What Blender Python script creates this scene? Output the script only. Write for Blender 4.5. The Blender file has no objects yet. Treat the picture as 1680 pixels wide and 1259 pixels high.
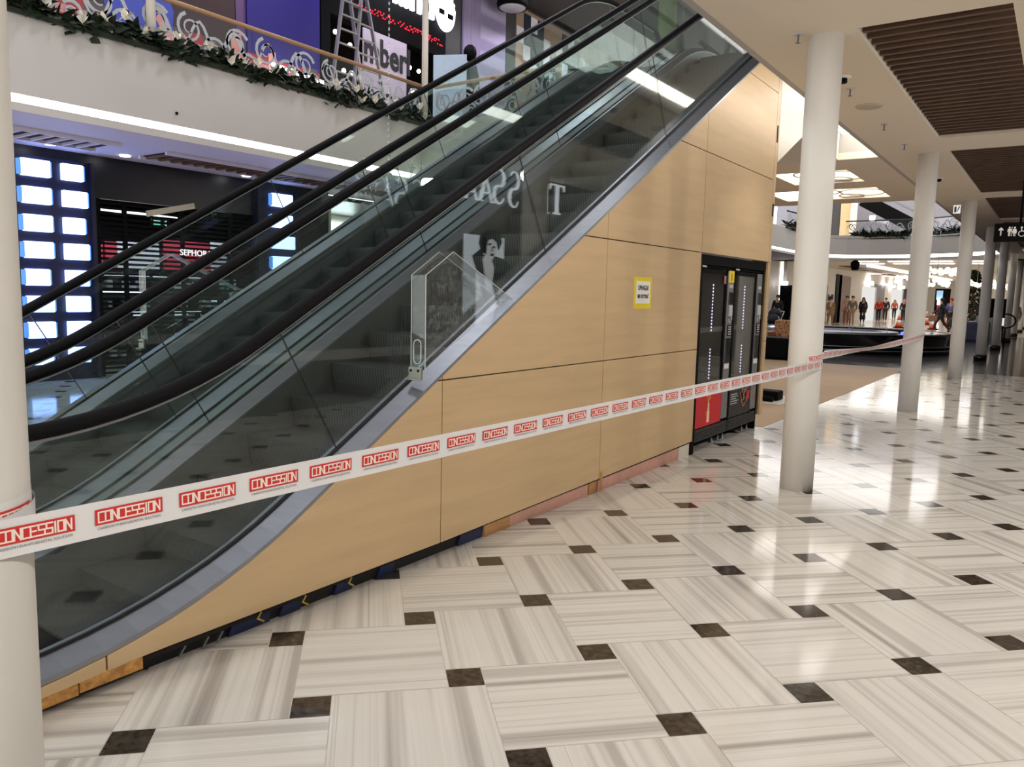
import bpy, bmesh, math, random
from mathutils import Vector, Matrix
random.seed(7)
sc = bpy.context.scene
COL = sc.collection
R = math.radians
T30 = math.tan(R(30))
# ------------------------------------------------------------------ camera calibration (1680 x 1259 photograph)
F, PI_, RO, YA = 1274.307, .117440815, -.0236012501, -.181267601
CAMH = 1.56839
_A = R(44.5)
def ray(px, py):
    xr = (px-840)/F; zr = -(py-629.5)/F; yf = 1.
    c, s = math.cos(RO), math.sin(RO); x = c*xr+s*zr; zu = -s*xr+c*zr
    c, s = math.cos(PI_), math.sin(PI_); y = c*yf+s*zu; z = -s*yf+c*zu
    c, s = math.cos(YA), math.sin(YA); x, y = c*x-s*y, s*x+c*y
    c, s = math.cos(_A), math.sin(_A)
    return Vector((c*x+s*y, -s*x+c*y, z))
def P(px, py, ax, val):
    """survey helper: where the sight line through a photograph pixel meets the real plane x, y or z = val"""
    r = ray(px, py); i = 'xyz'.index(ax); o = Vector((0, 0, CAMH))
    return o + r*((val-o[i])/r[i])
cam = bpy.data.cameras.new('camera'); camo = bpy.data.objects.new('camera', cam); COL.objects.link(camo)
fw = ray(840, 629.5).normalized(); rt = (ray(841, 629.5)-ray(840, 629.5)).normalized(); up = rt.cross(fw)
camo.matrix_world = Matrix(((rt.x, up.x, -fw.x, 0), (rt.y, up.y, -fw.y, 0), (rt.z, up.z, -fw.z, CAMH), (0, 0, 0, 1)))
cam.sensor_width = 36; cam.sensor_fit = 'HORIZONTAL'; cam.lens = 36*F/1680; cam.clip_start = .02; cam.clip_end = 400
sc.camera = camo
# ------------------------------------------------------------------ materials
def lin(c):
    return tuple(((v/255)/12.92 if v/255 <= .04045 else ((v/255+.055)/1.055)**2.4) for v in c)
def newmat(name):
    m = bpy.data.materials.new(name); m.use_nodes = True
    nt = m.node_tree; nt.nodes.clear()
    out = nt.nodes.new('ShaderNodeOutputMaterial')
    return m, nt, out
def N(nt, typ, **kw):
    n = nt.nodes.new(typ)
    for k, v in kw.items():
        if k.startswith('i_'): n.inputs[k[2:].replace('_', ' ')].default_value = v
        else: setattr(n, k, v)
    return n
def pm(name, col, rough=.5, metal=0., var=.05, scale=6., bump=0., spec=.5, stretch=(1, 1, 1), coat=0., emit=None, es=0.):
    """painted / plastic / metal surface with a faint procedural mottling"""
    m, nt, out = newmat(name)
    b = N(nt, 'ShaderNodeBsdfPrincipled'); nt.links.new(b.outputs[0], out.inputs[0])
    tc = N(nt, 'ShaderNodeTexCoord'); mp = N(nt, 'ShaderNodeMapping'); mp.inputs['Scale'].default_value = stretch
    nt.links.new(tc.outputs['Object'], mp.inputs[0])
    no = N(nt, 'ShaderNodeTexNoise'); no.inputs['Scale'].default_value = scale; no.inputs['Detail'].default_value = 4
    nt.links.new(mp.outputs[0], no.inputs['Vector'])
    c = lin(col); rp = N(nt, 'ShaderNodeValToRGB')
    rp.color_ramp.elements[0].position = .3; rp.color_ramp.elements[1].position = .7
    rp.color_ramp.elements[0].color = tuple(max(0, v*(1-var)) for v in c)+(1,)
    rp.color_ramp.elements[1].color = tuple(min(1, v*(1+var)) for v in c)+(1,)
    nt.links.new(no.outputs['Fac'], rp.inputs[0]); nt.links.new(rp.outputs[0], b.inputs['Base Color'])
    b.inputs['Roughness'].default_value = rough; b.inputs['Metallic'].default_value = metal
    b.inputs['Specular IOR Level'].default_value = spec; b.inputs['Coat Weight'].default_value = coat
    if bump:
        bp = N(nt, 'ShaderNodeBump'); bp.inputs['Strength'].default_value = bump; bp.inputs['Distance'].default_value = .01
        nt.links.new(no.outputs['Fac'], bp.inputs['Height']); nt.links.new(bp.outputs[0], b.inputs['Normal'])
    if emit:
        b.inputs['Emission Color'].default_value = lin(emit)+(1,); b.inputs['Emission Strength'].default_value = es
    return m
def em(name, col, s):
    m, nt, out = newmat(name); e = N(nt, 'ShaderNodeEmission')
    e.inputs[0].default_value = lin(col)+(1,); e.inputs[1].default_value = s
    nt.links.new(e.outputs[0], out.inputs[0]); return m
def glass(name, tint=(.93, .965, .95), f0=.045, rough=0., haze=0.):
    m, nt, out = newmat(name)
    g = N(nt, 'ShaderNodeNewGeometry'); d = N(nt, 'ShaderNodeVectorMath', operation='DOT_PRODUCT')
    nt.links.new(g.outputs['Incoming'], d.inputs[0]); nt.links.new(g.outputs['Normal'], d.inputs[1])
    a = N(nt, 'ShaderNodeMath', operation='ABSOLUTE'); nt.links.new(d.outputs['Value'], a.inputs[0])
    s = N(nt, 'ShaderNodeMath', operation='SUBTRACT'); s.inputs[0].default_value = 1; nt.links.new(a.outputs[0], s.inputs[1])
    p = N(nt, 'ShaderNodeMath', operation='POWER'); nt.links.new(s.outputs[0], p.inputs[0]); p.inputs[1].default_value = 5
    q = N(nt, 'ShaderNodeMath', operation='MULTIPLY_ADD'); nt.links.new(p.outputs[0], q.inputs[0])
    q.inputs[1].default_value = 1-f0; q.inputs[2].default_value = f0
    t = N(nt, 'ShaderNodeBsdfTransparent'); t.inputs[0].default_value = tint+(1,)
    gl = N(nt, 'ShaderNodeBsdfGlossy'); gl.inputs['Roughness'].default_value = rough
    mx = N(nt, 'ShaderNodeMixShader'); nt.links.new(q.outputs[0], mx.inputs[0])
    src = t
    if haze:
        df = N(nt, 'ShaderNodeBsdfDiffuse'); df.inputs[0].default_value = (.8, .82, .82, 1)
        hz = N(nt, 'ShaderNodeMixShader')
        no = N(nt, 'ShaderNodeTexNoise'); no.inputs['Scale'].default_value = 45; no.inputs['Detail'].default_value = 6
        tc = N(nt, 'ShaderNodeTexCoord'); nt.links.new(tc.outputs['Object'], no.inputs['Vector'])
        rp = N(nt, 'ShaderNodeMapRange'); rp.inputs['From Min'].default_value = .5; rp.inputs['From Max'].default_value = .75
        rp.inputs['To Min'].default_value = haze*.35; rp.inputs['To Max'].default_value = haze*2.2
        nt.links.new(no.outputs['Fac'], rp.inputs['Value']); nt.links.new(rp.outputs[0], hz.inputs[0])
        nt.links.new(t.outputs[0], hz.inputs[1]); nt.links.new(df.outputs[0], hz.inputs[2]); src = hz
    nt.links.new(src.outputs[0], mx.inputs[1]); nt.links.new(gl.outputs[0], mx.inputs[2])
    nt.links.new(mx.outputs[0], out.inputs[0]); return m
def marble(name, dark=False):
    """striped marble slab: UV.x runs along the veins, UV.y across them (metres, shifted per slab)"""
    m, nt, out = newmat(name); b = N(nt, 'ShaderNodeBsdfPrincipled'); nt.links.new(b.outputs[0], out.inputs[0])
    uv = N(nt, 'ShaderNodeUVMap'); uv.uv_map = 'UVMap'
    b.inputs['Roughness'].default_value = .09; b.inputs['Specular IOR Level'].default_value = .32
    if dark:
        no = N(nt, 'ShaderNodeTexNoise'); no.inputs['Scale'].default_value = 30; no.inputs['Detail'].default_value = 6
        nt.links.new(uv.outputs[0], no.inputs['Vector'])
        rp = N(nt, 'ShaderNodeValToRGB'); rp.color_ramp.elements[0].position = .35; rp.color_ramp.elements[1].position = .8
        rp.color_ramp.elements[0].color = lin((40, 33, 27))+(1,); rp.color_ramp.elements[1].color = lin((84, 74, 64))+(1,)
        nt.links.new(no.outputs['Fac'], rp.inputs[0]); nt.links.new(rp.outputs[0], b.inputs['Base Color']); return m
    def noise(sx, sy, det, rough=.5):
        mp = N(nt, 'ShaderNodeMapping'); mp.inputs['Scale'].default_value = (sx, sy, 1)
        nt.links.new(uv.outputs[0], mp.inputs[0])
        n = N(nt, 'ShaderNodeTexNoise'); n.inputs['Scale'].default_value = 1; n.inputs['Detail'].default_value = det
        n.inputs['Roughness'].default_value = rough
        nt.links.new(mp.outputs[0], n.inputs['Vector']); return n
    def ramp(n, els):
        r = N(nt, 'ShaderNodeValToRGB'); r.color_ramp.interpolation = 'LINEAR'
        while len(r.color_ramp.elements) < len(els): r.color_ramp.elements.new(.5)
        for e, (p, c) in zip(r.color_ramp.elements, els): e.position = p; e.color = (lin(c) if isinstance(c, tuple) else (c, c, c))+(1,)
        nt.links.new(n.outputs['Fac'], r.inputs[0]); return r
    base = ramp(noise(.15, 11, 3), [(.28, (158, 151, 144)), (.40, (186, 181, 174)), (.47, (206, 202, 195)), (.56, (212, 208, 201)), (.64, (193, 188, 181)), (.74, (165, 159, 152))])
    fine = ramp(noise(.10, 26, 5, .65), [(.30, .58), (.355, .80), (.40, .97), (.60, 1.), (.645, .84), (.70, .66)])
    hair = ramp(noise(.06, 60, 2), [(.255, .45), (.285, .95), (.72, 1.), (.745, .6)])
    mx = N(nt, 'ShaderNodeMix', data_type='RGBA', blend_type='MULTIPLY'); mx.inputs[0].default_value = .9
    nt.links.new(base.outputs[0], mx.inputs[6]); nt.links.new(fine.outputs[0], mx.inputs[7])
    m2 = N(nt, 'ShaderNodeMix', data_type='RGBA', blend_type='MULTIPLY'); m2.inputs[0].default_value = .8
    nt.links.new(mx.outputs[2], m2.inputs[6]); nt.links.new(hair.outputs[0], m2.inputs[7])
    nt.links.new(m2.outputs[2], b.inputs['Base Color']); return m
def stripes(name, c0, c1, freq, axis, rough=.45, metal=0., sharp=.5):
    """cleated / slatted surface: sine stripes along one object axis"""
    m, nt, out = newmat(name); b = N(nt, 'ShaderNodeBsdfPrincipled'); nt.links.new(b.outputs[0], out.inputs[0])
    tc = N(nt, 'ShaderNodeTexCoord'); sp = N(nt, 'ShaderNodeSeparateXYZ'); nt.links.new(tc.outputs['Object'], sp.inputs[0])
    mu = N(nt, 'ShaderNodeMath', operation='MULTIPLY'); nt.links.new(sp.outputs[axis], mu.inputs[0]); mu.inputs[1].default_value = freq*2*math.pi
    sn = N(nt, 'ShaderNodeMath', operation='SINE'); nt.links.new(mu.outputs[0], sn.inputs[0])
    rp = N(nt, 'ShaderNodeValToRGB'); ma = N(nt, 'ShaderNodeMath', operation='MULTIPLY_ADD'); nt.links.new(sn.outputs[0], ma.inputs[0])
    ma.inputs[1].default_value = .5; ma.inputs[2].default_value = .5; nt.links.new(ma.outputs[0], rp.inputs[0])
    rp.color_ramp.elements[0].position = .5-sharp/2; rp.color_ramp.elements[1].position = .5+sharp/2
    rp.color_ramp.elements[0].color = lin(c0)+(1,); rp.color_ramp.elements[1].color = lin(c1)+(1,)
    nt.links.new(rp.outputs[0], b.inputs['Base Color']); b.inputs['Roughness'].default_value = rough; b.inputs['Metallic'].default_value = metal
    return m
M = {}
M['white_paint'] = pm('white_paint', (222, 215, 203), .55, var=.02, scale=2)
M['column_paint'] = pm('column_paint', (222, 219, 213), .45, var=.025, scale=3)
M['ceiling_paint'] = pm('ceiling_paint', (232, 220, 202), .8, var=.02, scale=.7)
M['dimmed_fascia_paint'] = pm('dimmed_fascia_paint', (182, 177, 172), .6, var=.03, scale=.8)  # white paint greyed to imitate the weaker light on the fascias
M['lavender'] = pm('blue_lit_ceiling_paint', (196, 190, 205), .7, var=.02, scale=.6)  # bluish tint from the shop's light blocks is put into this colour
M['grout'] = pm('pale_grout', (205, 198, 188), .7, var=.05, scale=20)
M['marble'] = marble('striped_marble'); M['dark_marble'] = marble('dark_brown_marble', True)
M['beige_floor'] = pm('beige_hardboard', (196, 166, 128), .55, var=.06, scale=1.2)
M['black_floor'] = pm('polished_dark_stone', (66, 60, 58), .12, var=.25, scale=3)
M['cream_floor'] = pm('polished_cream_stone', (214, 202, 184), .15, var=.05, scale=1)
M['maple'] = pm('maple_veneer', (196, 168, 129), .5, var=.06, scale=1.6, stretch=(1, 1, 9))
M['maple_edge'] = pm('maple_edge', (204, 174, 130), .5, var=.05, scale=4)
M['gap'] = pm('dark_gap', (26, 18, 14), .9, var=.1)
M['pink_board'] = pm('pink_plasterboard', (206, 158, 142), .8, var=.07, scale=9)
M['timber'] = pm('raw_timber', (186, 140, 92), .7, var=.1, scale=8, stretch=(1, 1, 6))
M['osb'] = pm('strand_board', (190, 138, 74), .75, var=.35, scale=38, bump=.3)
M['black_plinth'] = pm('black_plinth', (20, 19, 22), .5, var=.2, scale=5)
M['navy_steel'] = pm('navy_painted_steel', (30, 40, 78), .45, var=.15, scale=8)
M['steel'] = pm('brushed_steel', (158, 160, 168), .40, .92, var=.05, scale=3, stretch=(1, 1, 14))
M['steel_soft'] = pm('satin_steel', (150, 152, 156), .42, .9, var=.06, scale=5)
M['skirt'] = pm('dark_skirt_panel', (112, 114, 114), .35, .6, var=.08, scale=4)
M['rubber'] = pm('black_rubber', (14, 14, 16), .6, var=.15, scale=20, spec=.1)
M['gasket'] = pm('black_gasket', (12, 12, 13), .7, var=.1)
M['step'] = stripes('ribbed_step_casting', (38, 39, 38), (66, 67, 66), 42, 1, .5, .3)
M['step_side'] = pm('dark_step_flank', (48, 49, 50), .6, .2, var=.2)
M['truss'] = pm('dark_truss', (16, 16, 18), .8, var=.2)
M['glass'] = glass('balustrade_glass', (.90, .945, .93), .05)
M['clear'] = glass('clear_acrylic', (.95, .96, .96), .045, .03, .05)
M['acrylic_edge'] = pm('polished_acrylic_edge', (196, 200, 200), .2, var=.05)
M['shopglass'] = glass('shop_glass', (.86, .88, .87), .06)
M['black'] = pm('black_paint', (8, 8, 9), .6, var=.2, spec=.08)
M['black_gloss'] = pm('black_gloss', (14, 14, 15), .12, var=.2)
M['charcoal'] = pm('charcoal', (52, 50, 50), .5, var=.1)
M['grey'] = pm('grey_plastic', (122, 122, 124), .45, .2, var=.06)
M['light_grey'] = pm('light_grey_plastic', (184, 184, 186), .5, var=.05)
M['white'] = pm('white_plastic', (232, 230, 226), .5, var=.02)
M['yellow'] = pm('yellow_print', (226, 204, 30), .6, var=.04)
M['ink'] = pm('black_ink', (30, 28, 30), .7, var=.05)
M['red'] = pm('red_print', (200, 22, 34), .45, var=.05)
M['tape_red'] = pm('tape_red_print', (206, 50, 50), .5, var=.04)
M['tape'] = pm('white_plastic_tape', (226, 225, 226), .35, var=.02, scale=12)
M['tape_ink'] = pm('tape_grey_ink', (88, 84, 84), .6, var=.05)
M['tape_white'] = pm('tape_white_print', (246, 226, 214), .5, var=.02)
M['slat'] = pm('dark_wood_slat', (92, 66, 48), .5, var=.2, scale=5, stretch=(6, 1, 6))
M['recess'] = pm('black_recess', (20, 14, 11), .95, var=.1)
M['led'] = em('warm_white_light_strip', (255, 248, 238), 9)
M['lamp'] = em('warm_lamp', (255, 240, 214), 12)
M['lampwhite'] = em('white_lamp', (250, 248, 255), 9)
M['skylight'] = em('lit_ceiling_panel', (255, 249, 240), 3.2)
M['ring'] = pm('ring_ornament', (206, 192, 168), .5, var=.05)
M['block'] = em('white_light_block', (150, 175, 255), 5.5)
M['block_side'] = em('blue_light_block_edge', (96, 150, 240), 1.3)
M['store_black'] = pm('store_black_panel', (11, 11, 19), .35, var=.15)
M['oak'] = pm('oak_rail', (158, 122, 84), .45, var=.1, scale=4, stretch=(1, 8, 8))
M['scroll'] = pm('frosted_scroll_film', (168, 172, 176), .6, var=.03)
M['leaf'] = pm('dark_green_leaf', (28, 40, 24), .5, var=.35, scale=9)
M['petal'] = pm('cream_petal', (226, 222, 206), .6, var=.04)
M['crystal'] = glass('crystal', (.90, .92, .93), .22, .05, .25)
M['alu'] = pm('aluminium', (176, 172, 170), .35, .7, var=.06)
# ------------------------------------------------------------------ mesh builder
class MB:
    def __init__(s): s.v = []; s.f = []; s.m = []; s.s = []; s.cm = 0; s.sm = False; s.uv = None
    def add(s, vs, fs):
        o = len(s.v); s.v += [tuple(v) for v in vs]
        for f in fs: s.f.append(tuple(i+o for i in f)); s.m.append(s.cm); s.s.append(s.sm)
        return s
    def mat(s, i, smooth=False): s.cm = i; s.sm = smooth; return s
    def box(s, x0, x1, y0, y1, z0, z1):
        vs = [(x0, y0, z0), (x1, y0, z0), (x1, y1, z0), (x0, y1, z0), (x0, y0, z1), (x1, y0, z1), (x1, y1, z1), (x0, y1, z1)]
        return s.add(vs, [(0, 3, 2, 1), (4, 5, 6, 7), (0, 1, 5, 4), (1, 2, 6, 5), (2, 3, 7, 6), (3, 0, 4, 7)])
    def bbox(s, x0, x1, y0, y1, z0, z1, b=.01):
        """box with chamfered edges"""
        bm = bmesh.new(); bmesh.ops.create_cube(bm, size=1)
        for v in bm.verts: v.co = Vector(((x0+x1)/2+v.co.x*(x1-x0), (y0+y1)/2+v.co.y*(y1-y0), (z0+z1)/2+v.co.z*(z1-z0)))
        bmesh.ops.bevel(bm, geom=list(bm.edges), offset=b, segments=2, affect='EDGES', profile=.6)
        bm.verts.index_update(); vs = [v.co.copy() for v in bm.verts]; fs = [[v.index for v in f.verts] for f in bm.faces]; bm.free()
        return s.add(vs, fs)
    def bar(s, p, q, w, h, upv=(0, 0, 1)):
        p = Vector(p); q = Vector(q); d = (q-p).normalized(); u = Vector(upv)
        if abs(d.dot(u)) > .99: u = Vector((0, 1, 0))
        a = d.cross(u).normalized()*w/2; b = a.cross(d).normalized()*h/2
        vs = [c+sx*a+sy*b for c in (p, q) for sx, sy in ((-1, -1), (1, -1), (1, 1), (-1, 1))]
        return s.add(vs, [(3, 2, 1, 0), (4, 5, 6, 7), (0, 1, 5, 4), (1, 2, 6, 5), (2, 3, 7, 6), (3, 0, 4, 7)])
    def prism(s, pts, ax, a, b):
        """polygon in the plane normal to ax, extruded from a to b"""
        def mk(p, t): return {'x': (t, p[0], p[1]), 'y': (p[0], t, p[1]), 'z': (p[0], p[1], t)}[ax]
        n = len(pts); vs = [mk(p, a) for p in pts]+[mk(p, b) for p in pts]
        fs = [tuple(range(n)), tuple(range(2*n-1, n-1, -1))]+[(i, i+n, (i+1) % n+n, (i+1) % n) for i in range(n)]
        return s.add(vs, fs)
    def tube(s, path, r, n=10, closed=False, r2=None, upv=(0, 0, 1)):
        path = [Vector(p) for p in path]; rings = []; L = len(path); upv = Vector(upv)
        for i, p in enumerate(path):
            d = (path[(i+1) % L] if (closed or i < L-1) else p)-(path[i-1] if (closed or i > 0) else p); d.normalize()
            u = upv if abs(d.dot(upv)) < .98 else Vector((1, 0, 0)); a = d.cross(u).normalized(); b = a.cross(d).normalized()
            ra = r[i] if isinstance(r, (list, tuple)) else r; rb = r2 if r2 else ra
            rings.append([p+a*ra*math.cos(2*math.pi*k/n)+b*rb*math.sin(2*math.pi*k/n) for k in range(n)])
        vs = [v for ri in rings for v in ri]; fs = []
        for i in range(L if closed else L-1):
            j = (i+1) % L
            for k in range(n): fs.append((i*n+k, i*n+(k+1) % n, j*n+(k+1) % n, j*n+k))
        if not closed: fs += [tuple(range(n-1, -1, -1)), tuple((L-1)*n+k for k in range(n))]
        return s.add(vs, fs)
    def lathe(s, prof, cx=0, cy=0, cz=0, n=24):
        vs = [(cx+r*math.cos(2*math.pi*k/n), cy+r*math.sin(2*math.pi*k/n), cz+z) for r, z in prof for k in range(n)]; L = len(prof); fs = []
        for i in range(L-1):
            for k in range(n): fs.append((i*n+k, i*n+(k+1) % n, (i+1)*n+(k+1) % n, (i+1)*n+k))
        fs += [tuple(range(n-1, -1, -1)), tuple((L-1)*n+k for k in range(n))]
        return s.add(vs, fs)
    def sph(s, c, r, n=10, m=7):
        prof = [(max(1e-4, math.sin(math.pi*i/m)), -math.cos(math.pi*i/m)) for i in range(m+1)]
        rr = (r, r, r) if isinstance(r, (int, float)) else r; t = MB(); t.lathe(prof, n=n)
        return s.add([(c[0]+v[0]*rr[0], c[1]+v[1]*rr[1], c[2]+v[2]*rr[2]) for v in t.v], t.f)
    def loft(s, lines, closed=True, caps=True):
        """lines: equal-length point lists; skin between neighbours (last to first when closed)"""
        n = len(lines[0]); k = len(lines); vs = [p for l in lines for p in l]; fs = []
        for i in range(k if closed else k-1):
            j = (i+1) % k
            for t in range(n-1): fs.append((i*n+t, j*n+t, j*n+t+1, i*n+t+1))
        if caps and closed: fs += [tuple(i*n for i in range(k)), tuple(i*n+n-1 for i in range(k-1, -1, -1))]
        return s.add(vs, fs)
    def mesh(s, name, mats):
        me = bpy.data.meshes.new(name); me.from_pydata(s.v, [], s.f)
        for m in (mats if isinstance(mats, (list, tuple)) else [mats]): me.materials.append(M[m] if isinstance(m, str) else m)
        me.polygons.foreach_set('material_index', s.m); me.polygons.foreach_set('use_smooth', s.s); me.update()
        bm = bmesh.new(); bm.from_mesh(me); bmesh.ops.recalc_face_normals(bm, faces=bm.faces); bm.to_mesh(me); bm.free()
        return me
    def build(s, name, mats, parent=None, **kw): return put(name, s.mesh(name, mats), parent, **kw)
def put(name, me, parent=None, label=None, loc=None, kind=None):
    o = bpy.data.objects.new(name, me); COL.objects.link(o)
    if loc is not None: o.location = loc
    if parent:
        o.parent = parent; o.matrix_parent_inverse = Matrix.Translation(-WL(parent))
    if label: o['label'] = label
    if kind: o['kind'] = kind
    return o
def WL(o):
    return Vector(o.get('_w', (0, 0, 0))) if '_w' in o else Vector((0, 0, 0))
def tag(o, label, cat, group=None, kind='thing'):
    o['label'] = label; o['category'] = cat; o['kind'] = kind
    if group: o['group'] = group
    return o
def thing(name, label, cat, loc=(0, 0, 0), group=None):
    o = bpy.data.objects.new(name, None); COL.objects.link(o); o.location = loc; o.empty_display_size = .1
    o['_w'] = tuple(loc); return tag(o, label, cat, group)
def struct(name, mb, mats, parent=None):
    o = mb.build(name, mats, parent); o['kind'] = 'structure'; return o
def dup(root, off, label=None, group=None, fix=None):
    r = root.copy(); COL.objects.link(r); r.location = root.location+Vector(off)
    if label: r['label'] = label
    if group: r['group'] = group
    for ch in list(root.children):
        c = ch.copy(); COL.objects.link(c); c.parent = r; c.matrix_parent_inverse = ch.matrix_parent_inverse.copy()
        if fix: fix(c, ch)
        for g in ch.children:
            d = g.copy(); COL.objects.link(d); d.parent = c; d.matrix_parent_inverse = g.matrix_parent_inverse.copy()
    return r
def text_mb(s, size, depth=.001, bold=0., align='CENTER', sx=1.):
    """letters as a mesh in the x-z plane facing -y, centred on the origin"""
    cu = bpy.data.curves.new('letters', 'FONT'); cu.body = s; cu.size = size; cu.extrude = depth; cu.offset = bold
    cu.align_x = align; cu.align_y = 'CENTER'; cu.resolution_u = 3
    o = bpy.data.objects.new('letters', cu); COL.objects.link(o)
    me = bpy.data.meshes.new_from_object(o.evaluated_get(bpy.context.evaluated_depsgraph_get()))
    mb = MB(); mb.add([(v.co.x*sx, -v.co.z, v.co.y) for v in me.vertices], [tuple(p.vertices) for p in me.polygons])
    bpy.data.objects.remove(o); bpy.data.curves.remove(cu); bpy.data.meshes.remove(me); return mb
def moved(mb, mtx):
    mb.v = [tuple(mtx @ Vector(v)) for v in mb.v]; return mb
def merge(dst, src, mi=None):
    o = len(dst.v); dst.v += src.v
    for f, m_, s_ in zip(src.f, src.m, src.s): dst.f.append(tuple(i+o for i in f)); dst.m.append(m_ if mi is None else mi); dst.s.append(s_)
    return dst
# squared stroke letters for the tape print: unit cell 0..1 x 0..1
GL = {'C': [[(1, 1), (0, 1), (0, 0), (1, 0)]], 'O': [[(0, 0), (1, 0), (1, 1), (0, 1), (0, 0)]],
      'N': [[(0, 0), (0, 1), (1, 0), (1, 1)]], 'E': [[(1, 1), (0, 1), (0, 0), (1, 0)], [(0, .5), (.85, .5)]],
      'S': [[(1, 1), (0, 1), (0, .5), (1, .5), (1, 0), (0, 0)]], 'I': [[(.5, 0), (.5, 1)]]}
def stroke_word(word, x0, x1, z0, z1, w):
    """returns quads (list of 4 (x,z)) that draw the word in squared strokes"""
    quads = []; wid = [.35 if ch == 'I' else 1 for ch in word]; gap = .28
    tot = sum(wid)+gap*(len(word)-1); u = (x1-x0)/tot; x = x0
    for ch, wd in zip(word, wid):
        for line in GL[ch]:
            pts = [Vector((x+p[0]*wd*u, z0+p[1]*(z1-z0))) for p in line]
            for a, b in zip(pts, pts[1:]):
                d = (b-a).normalized()*w/2; n = Vector((-d.y, d.x))
                quads.append([a-d-n, b+d-n, b+d+n, a-d+n])
        x += (wd+gap)*u
    return quads
# ------------------------------------------------------------------ floor: big striped squares with small dark squares (pinwheel lattice)
TA, TS = .6, .2449783*.6
E1 = Vector((TA, TS)); E2 = Vector((-TS, TA))
CX, CY = .89195274, -2.62360332
ca, sa = math.cos(_A), math.sin(_A)
def t2w(p): x, y = p[0]-CX, p[1]-CY; return Vector((ca*x+sa*y, -sa*x+ca*y))
def clip(poly, x0, x1, y0, y1):
    for ax, v, sg in ((0, x0, 1), (0, x1, -1), (1, y0, 1), (1, y1, -1)):
        out = []
        for i, p in enumerate(poly):
            q = poly[(i+1) % len(poly)]; dp = (p[0][ax]-v)*sg; dq = (q[0][ax]-v)*sg
            if dp >= 0: out.append(p)
            if (dp >= 0) != (dq >= 0):
                t = dp/(dp-dq); out.append((p[0].lerp(q[0], t), p[1].lerp(q[1], t)))
        poly = out
        if len(poly) < 3: return []
    return poly
REG = [(-3, 9.42, -2.4, 13.2), (9.42, 20.0, -2.4, 2.87), (9.42, 20.0, 10.0, 13.2)]
fv, ff, fm, fu = [], [], [], []
rnd = random.Random(3)
for i in range(-40, 60):
    for j in range(-40, 60):
        o = E1*i+E2*j; c = t2w(o)
        if not (-5 < c.x < 22 and -4 < c.y < 15): continue
        g = .0016; rr = rnd.random()*60; r2 = rnd.random()*40
        for kind in (0, 1):
            if kind == 0: a0, sz = o+Vector((0, TS)), TA
            else: a0, sz = o, TS
            cor = [(g, g), (sz-g, g), (sz-g, sz-g), (g, sz-g)]; horiz = (i+j) % 2
            poly0 = []
            for u, v in cor:
                uv = Vector((u+r2, v+rr)) if horiz else Vector((v+r2, u+rr))
                poly0.append((t2w(a0+Vector((u, v))), uv))
            for rg in REG:
                pl = clip(poly0, *rg)
                if pl:
                    b = len(fv); fv += [(p.x, p.y, 0) for p, _ in pl]; ff.append(tuple(range(b, b+len(pl)))); fm.append(0 if kind == 0 else 1); fu += [u for _, u in pl]
me = bpy.data.meshes.new('floor'); me.from_pydata(fv, [], ff); me.materials.append(M['marble']); me.materials.append(M['dark_marble'])
me.polygons.foreach_set('material_index', fm); ul = me.uv_layers.new(name='UVMap')
for lp in me.loops: ul.data[lp.index].uv = fu[lp.vertex_index]
fl = put('floor', me); fl['kind'] = 'structure'
b = MB(); b.box(-3.2, 20, -2.6, 13.4, -.08, -.0012); struct('floor_bed', b, 'grout').name = 'floor.001'
b = MB(); b.box(9.42, 20.0, 2.87, 10.0, -.01, .004); struct('floor', b, 'beige_floor')
b = MB(); b.box(20.0, 43, -2.6, 13.4, -.08, 0); struct('floor', b, 'black_floor')
b = MB(); b.box(43, 96, -2.6, 16, -.08, 0); struct('floor', b, 'cream_floor')
# ------------------------------------------------------------------ lower ceiling over the walkway, with slatted coffers
ZC, ZU, YE, YF, XB = 3.6, 4.65, 2.34, 10.5, 12.28      # ceiling, upper floor, void edge, far fascia, bridge edge
SL = [(-1.0, 1.2), (1.9, 5.65), (6.47, 11.22), (12.2, 17.25), (17.9, 22.6), (23.4, 28.2), (29, 34), (35, 40)]
b = MB(); b.box(-4, 70, -2.5, .46, ZC, ZC+.06); b.box(-4, 70, 1.46, YE-.06, ZC, ZC+.06); x = -4
for a, e in SL: b.box(x, a, .46, 1.46, ZC, ZC+.06); x = e
b.box(x, 70, .46, 1.46, ZC, ZC+.06); b.box(-4, 70, -2.5, YE-.06, ZU-.1, ZU)
struct('ceiling', b, 'ceiling_paint')
b = MB(); b.box(-4, 17.8, YE-.06, YE, ZC, ZU+.1); b.box(17.8, 44, YE-.06, YE, ZC, ZU+.1); struct('wall_walkway_fascia', b, 'dimmed_fascia_paint')
# the light strip along the void side of that edge
b = MB(); b.box(-4, 17.7, YE+.001, YE+.03, ZC+.11, ZC+.22); struct('trim_1', b, 'led')
for k, (a, e) in enumerate(SL[2:]):
    if k > 4: break
    o = thing('slatted_ceiling_panel', ['dark wooden slatted panel sunk in the ceiling, nearest and largest one', 'dark wooden slatted ceiling panel, second along the walkway from the front', 'dark slatted ceiling panel above the black restroom sign', 'fourth dark slatted ceiling panel along the walkway, just past the restroom sign', 'farthest dark slatted ceiling panel above the distant columns'][k], 'ceiling panel', (a, .46, ZC), 'slatted ceiling panels over the walkway')
    m = MB(); m.box(a, e, .46, 1.46, ZC+.13, ZC+.15); m.build('backing', 'recess', o)
    m = MB(); n = int((e-a)/.168)
    for q in range(n):
        xx = a+.05+(e-a-.1)*q/(n-1); m.box(xx-.022, xx+.022, .465, 1.455, ZC+.03, ZC+.11)
    m.build('slats', 'slat', o)
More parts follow.
